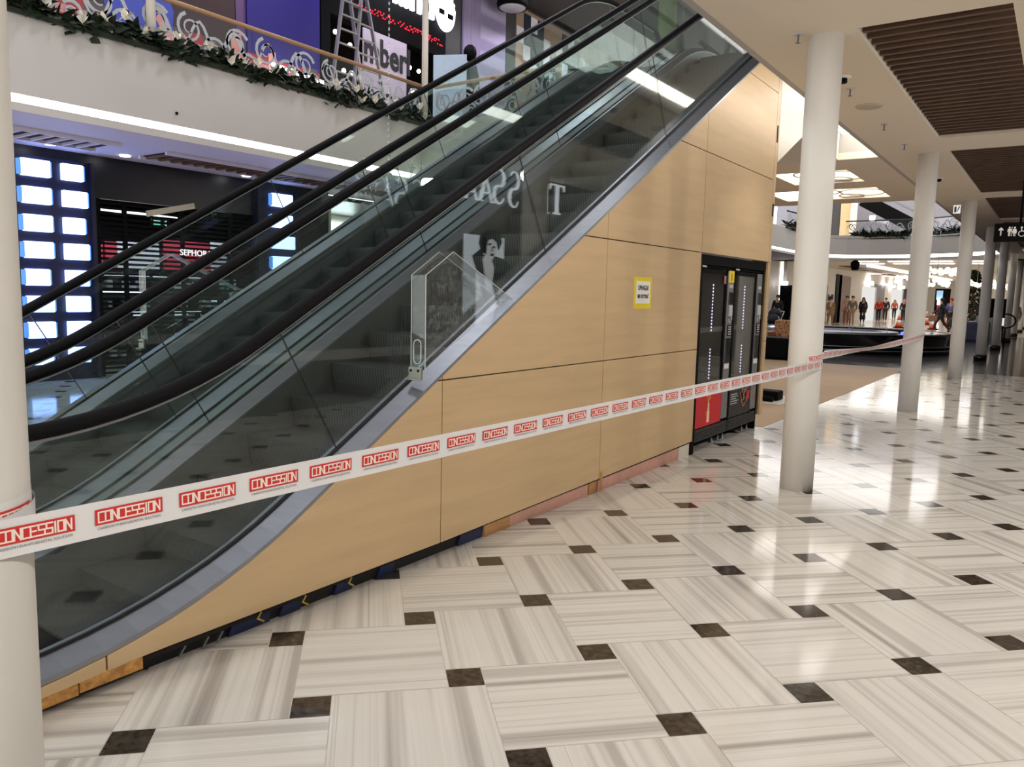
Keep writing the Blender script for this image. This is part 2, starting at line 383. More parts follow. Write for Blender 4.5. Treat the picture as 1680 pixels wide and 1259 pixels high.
# bridge ceiling with glowing panels
LP = [(13.25, 14.65, 2.98, 4.15), (15.5, 17.0, 2.96, 4.95)]
b = MB(); b.box(XB, 13.25, YE, YF, ZC, ZC+.1); b.box(13.25, 14.65, YE, 2.98, ZC, ZC+.1); b.box(13.25, 14.65, 4.15, YF, ZC, ZC+.1)
b.box(14.65, 15.5, YE, YF, ZC, ZC+.1); b.box(15.5, 17, YE, 2.96, ZC, ZC+.1); b.box(15.5, 17, 4.95, YF, ZC, ZC+.1); b.box(17, 17.8, YE, YF, ZC, ZC+.1)
struct('ceiling', b, 'ceiling_paint')
b = MB(); b.box(11.7, 17.8, YE, YF, ZU-.1, ZU); b.box(11.64, 11.7, 5.8, YF, ZC, ZU+.1); b.box(17.74, 17.8, YE, YF, ZC+.1, ZU+.1)
b.box(XB, XB+.05, YE, 5.8, ZC+.1, ZU-.1); struct('wall_bridge', b, 'dimmed_fascia_paint')
b = MB(); b.box(11.60, 11.638, 5.9, YF-.05, ZC+.11, ZC+.22); struct('trim_2', b, 'led')
for k, (x0, x1, y0, y1) in enumerate(LP):
    o = thing('luminous_ceiling_panel', ['glowing white ceiling panel with ring pattern, nearer one beside the wood cladding', 'glowing white ceiling panel with ring pattern, farther and wider one'][k], 'ceiling light', (x0, y0, ZC), 'glowing panels under the bridge')
    m = MB(); m.box(x0, x1, y0, y1, ZC+.06, ZC+.08); m.build('diffuser', 'skylight', o)
    for (cx, cy, r) in ((.42, .55, .5), (.6, .2, .62), (.9, .35, .35)):
        m = MB(); px, py = x0+(x1-x0)*cx, y0+(y1-y0)*cy; rr = r*.8
        pts = [(px+rr*math.cos(t*.2618), py+rr*math.sin(t*.2618)*.8, ZC+.045) for t in range(24)]
        m.mat(0, True).tube([(min(max(p[0], x0+.02), x1-.02), min(max(p[1], y0+.02), y1-.02), p[2]) for p in pts], .018, 6, True); m.build('ring', 'ring', o)
# end lamp in the slot beside the escalator head
o = thing('slot_light', 'bright white light box at the end of the ceiling slot behind the near column', 'ceiling light', (12.2, 2.6, 3.75))
m = MB(); m.bbox(11.5, 12.26, 2.36, 2.84, 3.95, 3.99); m.build('diffuser', 'skylight', o)
# far side: fascia, light strip, ceiling under it
b = MB(); b.box(-4, 39.2, YF, YF+.08, ZC+.2, ZU+.1); b.box(-4, 39.2, YF, YF+.02, ZC, ZC+.1)
struct('wall_far_fascia', b, 'dimmed_fascia_paint')
b = MB(); b.box(-4, 39.2, YF+.02, YF+.08, ZC+.1, ZC+.2); struct('trim_3', b, 'led')
b = MB(); b.box(-4, 44, YF+.02, 13.4, ZC, ZC+.08); struct('ceiling', b, 'lavender')
b = MB(); b.box(-4, 44, YF+.08, 16.4, ZU-.05, ZU); struct('floor', b, 'cream_floor')
# columns
CN = [(.575, 1.72), (6.55, 1.69), (12.34, 1.71), (18.33, 1.72), (24.74, 1.75), (30.68, 1.77), (37.42, 1.80), (43.6, 1.82), (50, 1.85), (56.5, 1.88)]
CL = ['white round column at the left edge of the picture, closest to the camera', 'white round column beside the vending machines with barrier tape round it', 'white round column where the barrier tape ends, in front of the fountain',
      'white round column right of the fountain, next after the taped ones', 'white column with a black foot, first of those on the dark floor', 'white column with a bluish sheen and black foot, second on the dark floor',
      'white column behind the bluish one, third on the dark floor', 'distant white column at the right edge, fourth on the dark floor', 'very distant white column near the right edge', 'farthest white column at the right edge of the picture']
cm_ = MB(); cm_.mat(0, True).lathe([(.131, .0), (.131, 1.2), (.131, 2.4), (.131, ZC)], n=40); cme = cm_.mesh('shaft', 'column_paint')
ft = MB(); ft.mat(0, True).lathe([(.16, 0), (.16, .16), (.132, .17)], n=32); fme = ft.mesh('foot', 'black_gloss')
for k, (x, y) in enumerate(CN):
    o = thing('column', CL[k], 'column', (x, y, 0), 'white round columns along the walkway')
    put('shaft', cme, o, loc=(x, y, 0))
    if k > 3: put('foot', fme, o, loc=(x, y, 0))
# small ceiling fittings
def sprinkler(x, y, lab):
    o = thing('ceiling_sprinkler', lab, 'sprinkler', (x, y, ZC), 'sprinklers on the walkway ceiling')
    m = MB(); m.mat(0, True).lathe([(.001, -.006), (.04, -.004), (.042, 0)], x, y, ZC, 16); m.build('rose', 'light_grey', o)
    m = MB(); m.mat(0, True).lathe([(.012, -.07), (.022, -.066), (.006, -.06), (.008, 0)], x, y, ZC, 10); m.build('head', 'grey', o)
for px, py, lab in ((1310, 56, 'small sprinkler on the ceiling left of the near column top'), (1395, 146, 'small sprinkler on the ceiling between the first two free columns, nearest of its row'), (1451, 204, 'small sprinkler on the ceiling, second of the row beside the slatted panel'), (1484, 237, 'small sprinkler on the ceiling close to the second free column')):
    p = P(px, py, 'z', ZC); sprinkler(p.x, p.y, lab)
p = P(1382, 127, 'z', ZC)
for k, (px, py) in enumerate(((1382, 127), (1540, 293))):
    p = P(px, py, 'z', ZC)
    o = thing('ceiling_spotlight', ['small recessed spotlight turned aside in the ceiling near the first slatted panel', 'small recessed spotlight in the ceiling right of the second free column'][k], 'spotlight', p)
    m = MB(); m.mat(0, True).lathe([(.075, -.008), (.08, 0)], p.x, p.y, p.z, 20); m.build('ring', 'white', o)
    m = MB(); m.mat(0, True).lathe([(.03, -.05), (.04, -.045), (.04, -.006)], p.x+.02, p.y, p.z, 16); m.build('lamp', 'black', o)
p = P(1426, 174, 'z', ZC); m = MB(); m.mat(0, True).lathe([(.10, -.02), (.13, -.012), (.14, 0)], p.x, p.y, p.z, 28)
tag(m.build('ceiling_speaker', pm('speaker_cover', (186, 176, 158), .7)), 'round flat speaker cover on the ceiling beside the slatted panel', 'speaker')
# ------------------------------------------------------------------ escalators
def path(c, zb, zt, R1, R2, xs, xe, n1=10, n2=10):
    xb = (zb-c)/T30; xt = (zt-c)/T30; t1 = R1*math.tan(R(15)); t2 = R2*math.tan(R(15)); p = [(xs, zb)]
    for k in range(n1+1): a = R(-90+30*k/n1); p.append((xb-t1+R1*math.cos(a), zb+R1+R1*math.sin(a)))
    for k in range(n2+1): a = R(120-30*k/n2); p.append((xt+t2+R2*math.cos(a), zt-R2+R2*math.sin(a)))
    p.append((xe, zt)); return p
C0, ZB, ZT = -.845, .155, 4.80
XS, XE = .42, 11.6
def dpath(off): return path(C0+off, ZB+off, ZT+off, 2.7, 2.3, XS, XE)
HP = path(.01, 1.01, 5.69, 2.3, 2.3, XS, XE)
def sweep(prof, name, mat, par, smooth=False):
    m = MB(); m.sm = smooth
    m.loft([[(x, y, z) for x, z in dpath(o)] for y, o in prof]); return m.build(name, mat, par)
def poly_at(path_, x):
    for (xa, za), (xb, zb) in zip(path_, path_[1:]):
        if xa <= x <= xb and xb > xa: return za+(zb-za)*(x-xa)/(xb-xa)
    return path_[-1][1]
def seg(path_, xa, xb): return [(xa, poly_at(path_, xa))]+[p for p in path_ if xa+1e-4 < p[0] < xb-1e-4]+[(xb, poly_at(path_, xb))]
YN, YO = 3.035, 4.145                     # glass planes of the nearer escalator
SP = 1.47                                 # spacing to the parallel one
NOSE = -.995; PITCH = .338; RISE = PITCH*T30
esc = thing('escalator', 'grey stopped escalator nearest the camera, with black handrails and wood-clad side', 'escalator', (5.5, 3.6, 0), 'pair of parallel escalators')
for yg, sg in ((YN, -1), (YO, 1)):
    # outer deck with lip, inner deck, skirt
    w = .155 if sg < 0 else .165
    sweep([(yg+sg*.02, 0), (yg+sg*w, -.02), (yg+sg*w, -.042), (yg+sg*(w-.02), -.055), (yg+sg*.02, -.045)], 'outer_deck', 'steel', esc)
    sweep([(yg+sg*.02, .012), (yg+sg*.008, .012), (yg+sg*.008, -.05), (yg+sg*.02, -.05)], 'gasket', 'gasket', esc)
    sweep([(yg-sg*.008, .004), (yg-sg*.03, .004), (yg-sg*.1, -.045), (yg-sg*.1, -.062), (yg-sg*.008, -.03)], 'inner_deck', 'steel', esc)
    sweep([(yg-sg*.1, -.06), (yg-sg*.094, -.06), (yg-sg*.09, -.55), (yg-sg*.1, -.55)], 'skirt', 'skirt', esc)
    # handrail: oval rubber belt that turns down round both newels
    hp = [(XS, 1.01)]
    r = .29
    lo = [(XS+.75, 1.01-2*r+.02)]+[(XS-r*math.sin(R(180*k/12)), 1.01-r+r*math.cos(R(180*(12-k)/12))) for k in range(0, 13)]
    hi = [(XE+r*math.sin(R(180*k/12)), 5.69-r+r*math.cos(R(180*k/12))) for k in range(0, 13)]+[(XE-.75, 5.69-2*r+.02)]
    pts = lo+HP[1:-1]+hi
    m = MB(); m.mat(0, True).tube([(x, yg, z) for x, z in pts], .042, 12, r2=.031, upv=(0, 1, 0))
    # tube() uses upv for its second radius: swap so the belt is wide across
    m = MB(); m.mat(0, True).tube([(x, yg, z) for x, z in pts], .031, 12, r2=.043, upv=(0, 1, 0)); hr_ = m.build('handrail', 'rubber', esc)
    gp = [(x, z) for x, z in path(-.018, .982, 5.662, 2.3, 2.3, XS, XE)]
    m = MB(); m.loft([[(x, yg+q, z+w_) for x, z in gp] for q, w_ in ((-.012, -.012), (.012, -.012), (.012, .012), (-.012, .012))]); m.build('handrail_guide', 'steel_soft', hr_)
    # glass panels between seams
    bp = dpath(-.03); tp = path(-.03, .97, 5.65, 2.3, 2.3, XS, XE)
    bx = [.86, 2.75, 4.70, 6.64, 8.58, 10.25]; tx = [.86, 2.385, 4.335, 6.275, 8.215, 10.2]
    first = [(XS, .15)]+[(XS-.26*math.sin(R(180*k/10)), .41+.27-.27*math.cos(R(18*k))+.02) for k in range(0, 11)]
    for k in range(-1, 6):
        if k == -1: poly = [(.857, .125), (.857, .97)]+[(XS-.25*math.sin(R(180*q/10)), .70+.265*math.cos(R(180*q/10))) for q in range(0, 11)]+[(XS, .125)]
        elif k == 5: poly = [(bx[5]+.003, poly_at(bp, bx[5])), (XE, ZT-.03)]+[(XE+.25*math.sin(R(180*q/10)), 5.38-.265*math.cos(R(180*q/10))) for q in range(0, 11)]+list(reversed(seg(tp, tx[5]+.003, XE)))
        else: poly = seg(bp, bx[k]+.003, bx[k+1]-.003)+list(reversed(seg(tp, tx[k]+.003, tx[k+1]-.003)))
        m = MB(); m.prism(poly, 'y', yg-.006, yg+.006); gl_ = m.build('glass_panel', 'glass', esc)
    # dark sealing strips in the seams
    for k in range(0, 6):
        p, q = (bx[k], poly_at(bp, bx[k])), (tx[k], poly_at(tp, tx[k])); m = MB(); m.bar((p[0], yg, p[1]), (q[0], yg, q[1]), .0055, .0055, (0, 1, 0)); m.build('seam_strip', 'gasket', esc)
# steps
s_ = MB(); prof = [(0, 0), (PITCH+.1, 0), (PITCH+.1, -.05), (.1, -.22), (.045, -.215), (.022, -.13), (.006, -.04)]
ys0, ys1 = YN+.108, YO-.108
s_.prism(prof, 'y', ys0+.035, ys1-.035); s_.cm = 1
for a, e in ((ys0, ys0+.034), (ys1-.034, ys1)): s_.prism([(0.03, -.012), (PITCH+.1, -.012), (PITCH+.1, -.06), (.12, -.21), (.06, -.2)], 'y', a, e)
sme = s_.mesh('step', ['step', 'step_side'])
x = 4.24-PITCH*12; ns = 0
while x < 11.2:
    z = min(ZU+.0, max(0., T30*x+NOSE))
    e0 = 1.723; d = x-e0
    if -.4 < d < .35: z = max(z, (d+.4)**2*.36)
    xt = (ZU-NOSE)/T30; d = xt-x
    if -.4 < d < .35: z = min(z, ZU-(d+.4)**2*.36)
    put('step', sme, esc, loc=(x, 0, z)); ns += 1; x += PITCH
m = MB(); low = path(NOSE-.27, -.06, ZU-.27, 1.5, 1.5, XS-.6, XE+.6)
bot = path(NOSE-1.05, -.12, 3.66, 1.2, 1.2, XS-.6, XE+.6)
m.loft([[(x, ys0, z) for x, z in low], [(x, ys1, z) for x, z in low], [(x, ys1, z) for x, z in bot], [(x, ys0, z) for x, z in bot]])
m.build('truss', 'truss', esc)
for a in ((-.7, .22, .0), (11.3, 12.2, ZU)):
    m = MB(); m.box(a[0], a[1], YN-.14, YO+.15, a[2]-.02 if a[2] else .001, a[2]+.006); m.build('landing_plate', 'steel_soft', esc)
def fixstep(c, ch):
    if ch.name.startswith('step'): c.location = ch.location+Vector((.17, 0, min(.098, max(0, ZU-ch.location.z)) if ch.location.z > .02 else 0))
esc2 = dup(esc, (0, SP, 0), 'grey stopped escalator on the far side, behind the nearer one', fix=fixstep)
# white casing under the upper ends of both escalators
m = MB(); m.prism([(9.40, 3.15), (10.35, 3.60), (XB-.01, 3.60), (XB-.01, 4.54), (10.4, 4.54), (9.40, 4.45)], 'y', 2.885, 2.935)
m.prism([(9.40, 3.10), (10.35, 3.60), (XB-.01, 3.60), (XB-.01, 3.64), (10.3, 3.64), (9.40, 3.14)], 'y', 2.935, 5.8)
tag(m.build('escalator_casing', 'white_paint'), 'white boxed casing under the escalator heads, behind the near column', 'casing')
# ------------------------------------------------------------------ maple cladding on the side of the near escalator
YW = 2.88
clad = thing('wood_cladding', 'maple veneer side cladding under the escalator with dark joints', 'cladding', (5, YW, 0))
topl = [(x, z) for x, z in path(-.886, .108, 4.75, 2.7, 2.3, -.2, 12)]
VX = [-.2, 1.436, 3.40, 5.32, 7.21, 9.27]; HZ = [.1, 1.054, 1.987, 2.93, 3.90]
def zbot(x): return .065+.025*min(max(x-1, 0), .6)/.6+.012*max(0, x-3.4)*1.2
TOPX = lambda x: min(poly_at(topl, x), 4.72)
g = .004
xx_ = [v[0] for v in topl]
def panel(x0, x1, z0, z1):
    xs_ = [x0]+[x for x in xx_ if x0 < x < x1]+[x1]
    if z1 < 90:   # where the sloping top crosses the joint above
        xi = (z1+.886)/T30
        if x0 < xi < x1 and z1 > .4: xs_.append(xi)
    if z0 > .4:
        if 1:
            xj = (z0+.886)/T30
            if x0 < xj < x1: xs_.append(xj)
    xs_ = sorted(set(round(v, 4) for v in xs_)); topp = []; botp = []
    for x in xs_:
        t = min(TOPX(x), z1); bt = zbot(x) if z0 <= .1 else z0
        if t > bt+1e-3 or abs(t-bt) < 2e-3: botp.append((x, bt)); topp.append((x, max(t, bt)))
    if len(botp) < 2: return
    poly = botp+list(reversed(topp)); out = [poly[0]]
    for p in poly[1:]:
        if (Vector(p)-Vector(out[-1])).length > 1e-3: out.append(p)
    if (Vector(out[0])-Vector(out[-1])).length < 1e-3: out.pop()
    if len(out) < 3: return
    m = MB(); m.prism(out, 'y', YW, YW+.022); m.build('veneer_panel', 'maple', clad)
for i in range(5):
    for j in range(5):
        z0 = HZ[j]+(g if j else 0); z1 = HZ[j+1]-g if j < 4 else 99
        if i == 4 and j < 2: continue
        panel(VX[i]+g, VX[i+1]-g, z0, z1)
m = MB(); m.box(9.27+g, 9.37, YW, YW+.022, .17, 1.05); m.build('veneer_panel', 'maple', clad)
m = MB(); m.box(9.27+g, 9.37, YW, YW+.022, 1.058, 1.983); m.build('veneer_panel', 'maple', clad)
m = MB(); m.box(9.27+g, 9.37, YW, YW+.022, 1.991, 4.47); m.build('veneer_panel', 'maple', clad)
m = MB(); m.box(9.352, 9.376, YW+.024, 3.1, .16, 4.45); m.build('end_panel', 'maple_edge', clad)
m = MB(); m.prism([(-.2, .03), (7.20, .12), (7.20, 3.2), (2.2, .29), (1.7, .14), (1.2, .09), (-.2, .06)], 'y', YW+.024, YW+.05); m.prism([(7.2, 2.0), (9.34, 2.0), (9.34, 4.42), (7.2, 3.2)], 'y', YW+.024, YW+.05)
m.build('backing', 'gap', clad)
for z0, z1 in ((2.52, 2.66), (3.36, 3.55)):
    m = MB(); m.box(9.30, 9.34, YW-.004, YW, z0, z1); m.build('black_slot', 'black', clad)
# exposed base: dark plinth, strand board, truss brackets, plasterboard
m = MB(); m.box(-.2, 3.86, YW+.06, YW+.09, -.0, .13); m.build('plinth', 'black_plinth', clad)
m = MB(); m.box(.9, 1.33, YW+.004, YW+.03, .03, .075); m.box(1.335, 1.58, YW+.004, YW+.03, .035, .088); m.build('strand_board', 'osb', clad)
for k, (a, e) in enumerate(((2.0, 2.22), (2.28, 2.40), (2.62, 2.74), (2.93, 3.05), (3.62, 3.86))):
    m = MB(); m.prism([(a, .0), (e, .0), (e+.02, .1), (a+.04, .1)], 'y', YW+.045, YW+.058); m.build('steel_bracket', 'navy_steel', clad)
ym = pm('yellow_cable', (198, 168, 60), .5)
for k, (a, z) in enumerate(((2.14, .06), (2.40, .055), (2.70, .06))):
    m = MB(); m.mat(0, True).tube([(a, YW+.03, z+.03), (a+.02, YW+.025, z+.01), (a-.005, YW+.02, z-.01), (a+.03, YW+.02, z-.035)], .006, 6); m.build('cable_tie', ym, clad)
for a in (1.75, 1.86, 1.93):
    m = MB(); m.bar((a, YW+.03, .008), (a+.03, YW+.03, .05), .008, .008); m.build('bolt', 'steel_soft', clad)
m = MB(); m.box(3.87, 4.15, YW+.03, YW+.05, 0, .135); m.build('timber_block', 'timber', clad)
m = MB(); m.box(4.15, 5.20, YW+.032, YW+.048, 0, .16); m.build('plasterboard_strip', 'pink_board', clad)
m = MB(); m.box(5.22, 5.34, YW+.03, YW+.055, 0, .16); m.build('timber_block', 'timber', clad)
m = MB(); m.box(5.37, 6.95, YW+.032, YW+.048, 0, .19); m.build('plasterboard_strip', 'pink_board', clad)
m = MB(); m.box(6.96, 7.21, YW+.03, YW+.05, 0, .19); m.build('white_block', 'white_paint', clad)
m = MB(); m.box(5.335, 5.36, YW-.012, YW, .02, .17); m.build('timber_peg', 'timber', clad)
# ------------------------------------------------------------------ acrylic guards hung on the outer decks
def guard(x0, yf, yb, dz, label):
    """folded clear guard: front plate plus flanges along its left and sloping edges"""
    g_ = thing('acrylic_guard', label, 'guard', (x0, yf, 1.1+dz), 'clear acrylic guards on the escalator decks')
    A = [(0, .0), (0, .56), (.235, .70), (.30, .715), (.84, .42)]
    t = .012
    def pt(p): return (x0+p[0], 1.09+dz+p[1])
    front = [pt((0, .12)), pt((0, .56)), pt((.235, .70)), pt((.30, .715)), pt((.84, .43)), pt((.84, .40))]
    m = MB(); m.prism([pt((0, .045)), pt((0, .56)), pt((.235, .70)), pt((.84, .43)), pt((.80, .44))], 'y', yf, yf+.006); m.build('front_plate', 'clear', g_)
    for a, c in (((0, .03), (0, .56)), ((0, .56), (.235, .70)), ((.235, .70), (.84, .43))):
        a, c = pt(a), pt(c); m = MB(); m.add([(a[0], yf, a[1]), (c[0], yf, c[1]), (c[0], yb, c[1]), (a[0], yb, a[1])], [(0, 1, 2, 3)])
        dx, dz_ = c[0]-a[0], c[1]-a[1]; L = math.hypot(dx, dz_); nx, nz = -dz_/L*.006, dx/L*.006
        m = MB(); m.prism([a, c, (c[0]-nx, c[1]-nz), (a[0]-nx, a[1]-nz)], 'y', yf+.007, yb); m.build('flange', 'clear', g_)
        m = MB()
        for yy in (yf-.001, yb+.001): m.bar((a[0], yy, a[1]), (c[0], yy, c[1]), .003, .003, (0, 1, 0))
        m.build('polished_edge', 'acrylic_edge', g_)
    m = MB(); q = [(x0+.05+.02*math.cos(t), yf-.001, 1.09+dz+.13+.02*math.sin(t)) for t in []]
    ov = [(x0-.075+.028*math.cos(R(15*k)), 1.09+dz+.17+(.035 if 0 <= 15*k < 180 else -.035)+.028*math.sin(R(15*k))) for k in range(24)]
    cx_ = (yf+yb)/2
    ring = [(x0-.007, cx_+.028*math.cos(R(15*k)), 1.09+dz+.13+(.04 if 15*k < 180 else -.04)+.028*math.sin(R(15*k))) for k in range(24)]
    m.mat(0, True).tube(ring, .003, 6, True); m.build('hand_hole_rim', 'acrylic_edge', g_)
    bk = pm('bracket_steel', (142, 140, 132), .4, .7)
    m = MB(); m.bbox(x0-.028, x0-.012, yf+.005, yb-.005, 1.065+dz, 1.135+dz, .004); m.bbox(x0-.055, x0-.012, yf+.005, yb-.005, 1.062+dz, 1.07+dz, .003); bk_ = m.build('bracket', bk, g_)
    m = MB()
    for yy in (yf+.025, yb-.025): m.mat(0, True).sph((x0-.03, yy, 1.115+dz), .007, 8, 6)
    m.build('bracket_screws', 'black', bk_)
    m = MB(); m.bar((x0+.80, yf+.03, 1.49+dz), (x0+.80, yb, 1.47+dz), .05, .04); m.build('foot_block', 'clear', g_)
    return g_
guard(3.27, 2.90, 3.005, 0, 'clear acrylic guard plate on the near escalator deck, closest to the camera')
guard(3.22, 5.66, 5.74, .01, 'clear acrylic guard plate on the far escalator deck, in front of the lit blocks')
# ------------------------------------------------------------------ vending machines in the cladding recess
def fl_(pts, y, mi=0, mb=None, t=.002):
    mb = mb or MB(); mb.cm = mi; mb.prism(pts, 'y', y, y+t); return mb
m = MB(); m.box(7.215, 9.262, 2.90, 2.93, 1.88, 1.975); m.box(7.215, 7.30, 2.90, 3.70, .0, 1.88); m.box(7.30, 9.262, 3.70, 3.75, 0, 1.975); m.box(7.215, 9.262, 2.93, 3.7, 1.95, 1.975); m.box(9.235, 9.262, 2.92, 3.7, 0, 1.95)
tag(m.build('niche_lining', 'black'), 'black lined niche in the wood cladding around the two vending machines', 'niche')
def vending(x0, label, kind):
    v = thing('vending_machine', label, 'vending machine', (x0, 2.93, 0), 'vending machines in the wood-clad niche')
    W = .955; yf = 2.93; x1 = x0+W
    m = MB(); m.box(x0, x0+.03, yf, 3.66, .10, 1.875); m.box(x1-.03, x1, yf, 3.66, .10, 1.875); m.box(x0, x1, 3.62, 3.66, .10, 1.875)
    m.box(x0, x1, yf, 3.66, 1.855, 1.875); m.box(x0, x1, yf+.02, 3.66, .10, .64)
    m.build('cabinet', 'black', v)
    inner = pm('vending_interior', (128, 120, 112), .5, .1)
    m = MB(); m.box(x0+.035, x0+.72, 3.20, 3.215, .64, 1.85); m.box(x0+.70, x0+.72, yf+.012, 3.2, .64, 1.85); m.build('interior_lining', inner, v)
    m = MB(); m.box(x0, x0+.05, yf-.012, yf+.01, .22, 1.84); m.box(x0+.70, x0+.745, yf-.012, yf+.01, .22, 1.84); m.box(x0, x0+.745, yf-.012, yf+.01, 1.80, 1.845); m.box(x0, x0+.745, yf-.012, yf+.01, .60, .66)
    df_ = m.build('door_frame', 'black', v)
    m = MB(); m.box(x0+.05, x0+.70, yf-.006, yf+.002, .66, 1.80); m.build('door_glass', 'shopglass', df_)
    ledm = M.get('vled') or em('cool_led_dots', (216, 206, 255), 2.5); M['vled'] = ledm
    m = MB()
    for k in range(30):
        z = .72+.033*k
        if 1.03 < z < 1.2: continue
        m.box(x0+.40, x0+.414, 2.938, 2.944, z, z+.017)
    m.build('led_strip', 'vled', v)
    # payment column
    m = MB(); m.box(x0+.75, x0+.93, yf-.014, yf+.03, .26, 1.84); pc = m.build('payment_column', 'grey', v)
    m = MB(); m.bbox(x0+.765, x0+.905, yf-.024, yf-.012, .86, 1.13, .006); m.build('delivery_slot', 'black_gloss', pc)
    m = MB(); m.bbox(x0+.80, x0+.905, yf-.022, yf-.012, 1.15, 1.27, .005); m.cm = 1
    for r in range(4):
        for c_ in range(3): m.box(x0+.812+.03*c_, x0+.832+.03*c_, yf-.026, yf-.021, 1.165+.026*r, 1.18+.026*r)
    m.build('keypad', ['black', 'light_grey'], pc)
    m = MB(); m.bbox(x0+.80, x0+.90, yf-.03, yf-.012, 1.36, 1.48, .008); m.build('coin_unit', 'light_grey', pc)
    m = MB(); m.bbox(x0+.80, x0+.92, yf-.026, yf-.012, 1.49, 1.62, .008); m.build('display', 'black_gloss', pc)
    m = MB(); m.box(x0+.775, x0+.905, yf-.016, yf-.013, .80, .855); m.build('paper_label', 'white', pc)
    m = MB(); m.box(x0+.80, x0+.91, yf-.017, yf-.013, 1.665, 1.70); m.box(x0+.83, x0+.9, yf-.017, yf-.013, 1.3, 1.34); m.build('white_label', 'light_grey', pc)
    m = MB(); m.mat(0, True).sph((x0+.87, yf-.02, 1.335), (.02, .02, .03)); m.build('coin_return_lever', 'steel', pc)
    if kind == 0:
        m = MB(); m.box(x0+.77, x0+.93, yf-.017, yf-.013, 1.72, 1.845); m.cm = 1; m.box(x0+.83, x0+.87, yf-.019, yf-.016, 1.74, 1.82); m.build('yellow_label', ['yellow', pm('ochre_print', (190, 150, 20), .6)], pc)
        m = MB(); m.box(x0+.63, x0+.70, yf-.014, yf-.010, 1.70, 1.79); m.cm = 1
        for q in range(4): m.box(x0+.645, x0+.685, yf-.016, yf-.013, 1.71+.02*q, 1.72+.02*q)
        m.build('red_label', [pm('dark_red_print', (120, 20, 30), .5), 'light_grey'], v)
    m = MB(); m.mat(0, True).sph((x0+.89, yf-.015, .40), (.012, .004, .02)); m.build('red_mark', 'red', pc)
    # poster panel
    m = MB(); m.box(x0+.035, x0+.735, yf-.015, yf-.006, .24, .62)
    if kind == 0:
        cream = pm('cream_print', (246, 214, 178), .5); gold = pm('gold_print', (226, 176, 70), .5)
        cx = x0+.37; y = yf-.018
        m.cm = 1; m.prism([(cx-.033, .275), (cx+.033, .275), (cx+.03, .35), (cx+.016, .43), (cx+.016, .475), (cx-.016, .475), (cx-.016, .43), (cx-.03, .35)], 'y', y, y+.003)
        m.cm = 2; rn = random.Random(4)
        for q in range(30):
            z = .48+.135*rn.random(); w = .02+(z-.48)*.45; xx = cx+rn.uniform(-w, w); d = rn.uniform(.006, .013)
            m.prism([(xx-d, z), (xx, z-d*1.4), (xx+d, z), (xx, z+d*1.4)], 'y', y, y+.003)
        for q in range(10):
            a = rn.uniform(0, 6.28); xx = cx+.055*math.cos(a)+rn.uniform(-.03, .03); z = .37+.015*math.sin(a); m.prism([(xx-.006, z), (xx, z-.006), (xx+.006, z), (xx, z+.006)], 'y', y, y+.003)
        m.build('poster', ['red', cream, gold], v)
    else:
        dk = pm('anthracite_print', (38, 38, 36), .5); brn = pm('brown_print', (134, 84, 70), .5); ltb = pm('light_brown_print', (190, 150, 130), .5)
        y = yf-.018; m.cm = 3; m.prism([(x0+.08, .545), (x0+.13, .545), (x0+.13, .59), (x0+.08, .59)], 'y', y, y+.003)
        m.cm = 4
        m.box(x0+.15, x0+.27, y, y+.003, .558, .572)
        for q in range(5): m.box(x0+.07, x0+.07+(.20, .22, .17, .24, .2)[q], y, y+.003, .49-.026*q, .50-.026*q)
        m.cm = 1
        for (cx, cz, rx, rz) in ((.50, .50, .09, .10), (.56, .56, .08, .06), (.47, .43, .06, .08), (.58, .44, .07, .08), (.52, .38, .05, .06)):
            m.prism([(x0+cx+rx*math.cos(t*.524), cz+rz*math.sin(t*.524)) for t in range(12)], 'y', y, y+.002)
        m.cm = 2; rn = random.Random(9)
        for q in range(26):
            xx = x0+.51+rn.gauss(0, .06); z = .48+rn.gauss(0, .06); h = rn.uniform(.01, .03)
            if .27 < z < .6: m.prism([(xx-.005, z-h), (xx+.005, z-h), (xx+.006, z+h), (xx-.003, z+h)], 'y', y-.001, y+.001)
        m.cm = 3; m.prism([(x0+.60, .40), (x0+.68, .40), (x0+.68, .50), (x0+.61, .49)], 'y', y-.002, y)
        m.build('poster', [dk, brn, ltb, 'red', 'light_grey'], v)
    # vent grille and feet
    m = MB(); m.box(x0+.01, x0+.94, yf-.01, yf+.02, .10, .225)
    for q in range(5): m.box(x0+.03, x0+.92, yf-.02, yf-.01, .112+.022*q, .123+.022*q)
    m.build('vent_grille', 'charcoal', v)
    for xx in (x0+.06, x0+.70, x0+.88):
        m = MB(); m.mat(0, True).lathe([(.03, 0), (.03, .01), (.014, .015), (.014, .10)], xx, yf+.06, 0, 12); m.build('foot', 'steel_soft', v)
    m = MB(); m.box(x0-.002, x0+.11, yf-.024, yf-.018, 1.855, 1.872); m.build('brand_plate', 'light_grey', v)
    return v
vending(7.315, 'black vending machine with a red poster showing a bottle, left of the pair', 0)
vending(8.275, 'black vending machine with a dark brown poster, right of the pair', 1)
